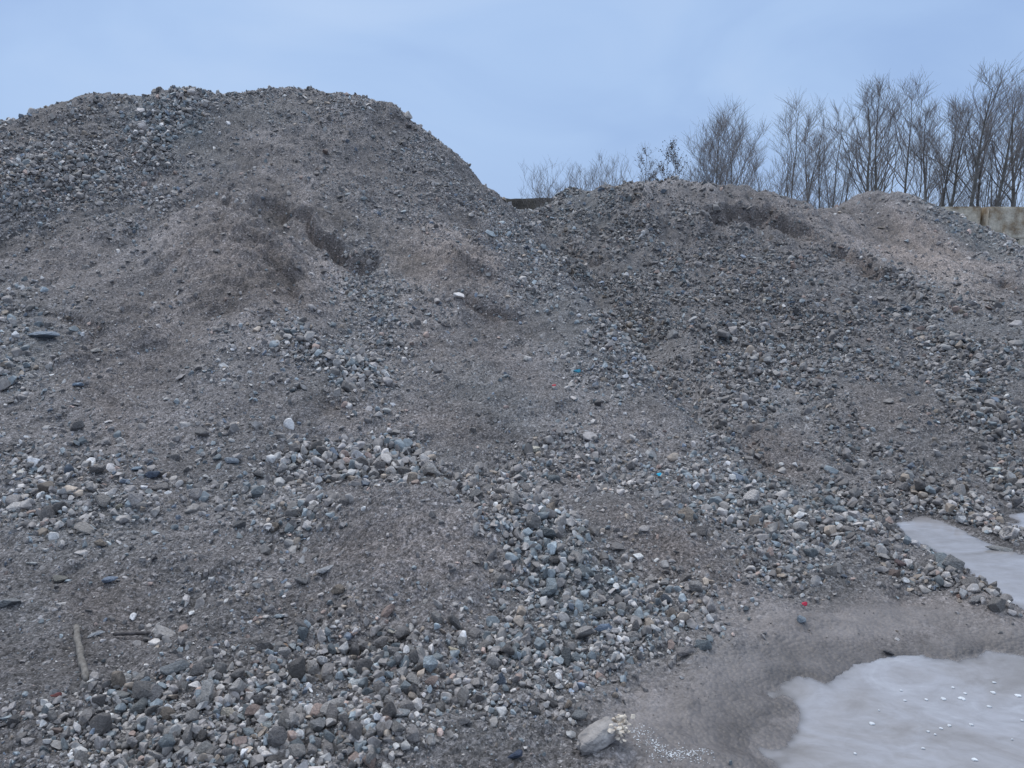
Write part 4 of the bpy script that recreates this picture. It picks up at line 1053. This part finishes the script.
TREES = [
 # u, vtop, y, label, kwargs
 (734,106,38,'round bushy bare tree, the leftmost of the tall ones',dict(stems=5,spread=.50,trad=.11,n1=26,n2=9,n3=6,clear=.12)),
 (700,137,40,'small bare tree leaning out left of the round bushy tree',dict(stems=3,spread=.4,trad=.06,clear=.15,n1=10)),
 (765,140,42,'thin low bare tree filling the gap right of the round bushy tree',dict(stems=3,spread=.3,trad=.05,clear=.15,n1=10,n3=4)),
 (795,92,36,'slim bare tree with forked twin stem, second tall one from the left',dict(stems=2,spread=.30,trad=.10,clear=.3)),
 (809,112,38,'slender pale stemmed bare tree right of the twin stemmed one',dict(spread=.22,trad=.08,clear=.3)),
 (829,108,35,'bare tree with dense dark base, left of the thick paired trunks',dict(stems=3,spread=.26,trad=.09,clear=.2)),
 (846,115,37,'thin bare tree just left of the thick paired trunks',dict(stems=2,spread=.22,trad=.07,clear=.3)),
 (870,84,34,'thick dark straight trunk, left one of the pair above the heap dip',dict(spread=.27,trad=.13,clear=.28,n1=20)),
 (880,77,34.5,'thick dark trunk leaning right, right one of the pair above the heap dip',dict(spread=.28,trad=.125,clear=.25,n1=20,lean=.05)),
 (897,74,36,'pale trunked bare tree with wide fan crown, right of the thick pair',dict(spread=.34,trad=.10,clear=.3,lean=.08,n1=18)),
 (911,112,38,'thin leaning bare tree behind the rounded far heap',dict(spread=.25,trad=.06,clear=.3,lean=.05)),
 (933,98,35,'dark slender bare tree, left one of a close pair behind the far heap',dict(spread=.20,trad=.10,clear=.3)),
 (938,104,36,'dark slender bare tree, right one of a close pair behind the far heap',dict(spread=.22,trad=.10,clear=.35)),
 (951,120,37,'thin bare sapling left of the wall end',dict(spread=.24,trad=.06,clear=.25)),
 (958,100,34.5,'dark crooked bare tree rising behind the left wall block',dict(spread=.26,trad=.13,clear=.3,lean=-.04)),
 (968,63,33.5,'tallest bare tree with thick straight trunk behind the left wall block',dict(spread=.30,trad=.14,clear=.32,n1=22)),
 (981,92,35,'bare tree behind the wall joint',dict(spread=.24,trad=.12,clear=.25)),
 (1004,66,33,'tall pale grey bare tree behind the right wall block',dict(spread=.30,trad=.13,clear=.28,n1=20)),
 (1020,72,34,'tall bare tree cut by the right edge of the photo',dict(spread=.28,trad=.15,clear=.3,n1=18)),
 (992,118,37,'low bare tree with crossing branches behind the right wall block',dict(stems=3,spread=.3,trad=.07,clear=.2)),
 (1042,80,35,'bare tree just beyond the right edge of the photo',dict(spread=.28,trad=.15,clear=.3)),
 (922,132,39,'twiggy low bare tree in the bright gap behind the far heap',dict(stems=2,spread=.28,trad=.05,clear=.2,n1=9)),
 (645,144,44,'small tree with pale straight stem and a few clinging leaves',dict(spread=.24,trad=.08,clear=.15,leaves=.4,n1=18)),
 (675,140,43,'small dark tree with many clinging brown leaves',dict(stems=2,spread=.26,trad=.09,clear=.15,leaves=.9,n1=16)),

 (715,118,43,'thin bare tree showing through the left side of the round bushy tree',dict(stems=3,spread=.34,trad=.06,clear=.1,n1=9)),
 (752,118,44,'thin bare tree showing through the right side of the round bushy tree',dict(stems=3,spread=.34,trad=.06,clear=.1,n1=9)),
 (785,106,45,'faint bare tree left of the twin stemmed tree',dict(stems=3,spread=.30,trad=.06,clear=.15,n1=9)),
 (820,104,45,'faint bare tree between the pale stemmed tree and the dense dark base',dict(stems=2,spread=.30,trad=.06,clear=.15,n1=9)),
 (856,98,44,'faint far bare tree left of the thick pair',dict(stems=2,spread=.30,trad=.07,clear=.15,n1=10)),
 (890,92,43,'faint far bare tree between the thick pair and the pale fan crown',dict(stems=2,spread=.30,trad=.07,clear=.15,n1=10)),
 (920,104,44,'faint far bare tree behind the thin leaning tree',dict(stems=2,spread=.30,trad=.06,clear=.15,n1=9)),
 (945,98,43,'faint far bare tree right of the close dark pair',dict(stems=2,spread=.28,trad=.06,clear=.15,n1=9)),
 (990,88,42,'faint far bare tree between the two tallest ones',dict(stems=2,spread=.28,trad=.07,clear=.15,n1=10)),
 (1012,96,43,'faint far bare tree close to the right edge of the photo',dict(stems=2,spread=.28,trad=.07,clear=.15,n1=10)),
 (660,160,44,'low bare sapling between the two leafy small trees',dict(stems=3,spread=.3,trad=.045,clear=.1,n1=9)),
]
for k, (u, vt, y, lab, kw) in enumerate(TREES):
    make_tree('bare_tree', u, vt, y, lab, seed=k+1, **kw)
SHR = [(538,172,50,'leftmost short twiggy shrub beside the dark bank'),(549,166,50,'short twiggy shrub, second from the left'),(560,161,49,'upright twiggy shrub, third from the left'),(574,166,50,'thin twiggy shrub left of the crest'),
       (590,162,48,'dark twiggy shrub on the skyline, left of the saplings'),(603,156,48,'taller twiggy shrub with forked tip'),(617,160,48,'twiggy shrub left of the pale stemmed tree'),(628,154,47,'slender shrub touching the pale stemmed tree'),
       (690,166,42,'low shrub under the leaning small tree'),(775,160,40,'low shrub between the round tree and the twin stemmed tree'),(820,150,38,'low thicket shrub left of the dense dark base'),
       (856,150,36,'purplish shrub at the foot of the thick pair'),(888,155,35.5,'reddish twiggy shrub right of the thick pair'),(945,160,36,'twiggy shrub left of the wall end'),(986,165,34,'brambly shrub behind the wall joint'),(1012,168,34,'brambly shrub behind the right wall block')]
for k, (u, vt, y, lab) in enumerate(SHR):
    make_tree('bare_shrub', u, vt, y, lab, 'shrub', 'bare shrubs on the skyline', stems=6, spread=.40, trad=.035, n1=7, n2=4, n3=3, clear=.1, seed=k+60)

# ------------------------------------------------------------------ light, sky, camera
wd = bpy.data.worlds.new('World'); SC.world = wd; wd.use_nodes = True
nt = wd.node_tree; bg = nt.nodes['Background']
skyt = nt.nodes.new('ShaderNodeTexSky'); skyt.sky_type = 'NISHITA'; skyt.sun_disc = False
skyt.sun_elevation = math.radians(28); skyt.sun_rotation = math.radians(-35); skyt.air_density = 1.0; skyt.dust_density = 2.0
tc = nt.nodes.new('ShaderNodeTexCoord')
mp = nt.nodes.new('ShaderNodeMapping'); mp.inputs['Scale'].default_value = (1, 1, 2.4); nt.links.new(tc.outputs['Generated'], mp.inputs['Vector'])
nz = nt.nodes.new('ShaderNodeTexNoise'); nz.inputs['Scale'].default_value = 2.4; nz.inputs['Detail'].default_value = 6; nz.inputs['Roughness'].default_value = .45; nz.inputs['Distortion'].default_value = .7
nt.links.new(mp.outputs[0], nz.inputs['Vector'])
cl = ramp(nt, nz.outputs['Fac'], [(.32, (3.5, 5.1, 8.2)), (.5, (4.1, 5.8, 8.8)), (.68, (4.75, 6.35, 9.1))])
sm = mix(nt, .92, skyt.outputs[0], cl.outputs[0])
sp_ = nt.nodes.new('ShaderNodeSeparateXYZ'); nt.links.new(tc.outputs['Generated'], sp_.inputs[0])
zr = ramp(nt, sp_.outputs['Z'], [(.36, (1, 1, 1)), (.60, (2.1, 1.75, 1.42)), (1.0, (3.4, 2.72, 2.02))])
sm = mix(nt, 1, sm, zr.outputs[0], 'MULTIPLY')
nt.links.new(sm, bg.inputs['Color']); bg.inputs['Strength'].default_value = .1
sun = bpy.data.lights.new('sun', 'SUN'); sun.energy = 1.5; sun.angle = math.radians(25); sun.color = (1, .97, .93)
so = bpy.data.objects.new('sun', sun); COL.objects.link(so)
el, rot = math.radians(55), math.radians(-35)
dirv = Vector((math.sin(rot)*math.cos(el), math.cos(rot)*math.cos(el), math.sin(el)))
so.rotation_euler = dirv.to_track_quat('Z', 'Y').to_euler()
skyt.sun_elevation = el; skyt.sun_rotation = rot
cam = bpy.data.cameras.new('camera'); cam.sensor_width = 36; cam.lens = FPX/1024*36; cam.clip_end = 3000; cam.clip_start = .05
c = bpy.data.objects.new('camera', cam); COL.objects.link(c); c.location = (0, 0, EYE); c.rotation_euler = (math.pi/2-PITCH, 0, 0)
SC.camera = c
SC.view_settings.view_transform = 'Standard'; SC.view_settings.look = 'None'; SC.view_settings.exposure = 0.0; SC.view_settings.gamma = 1
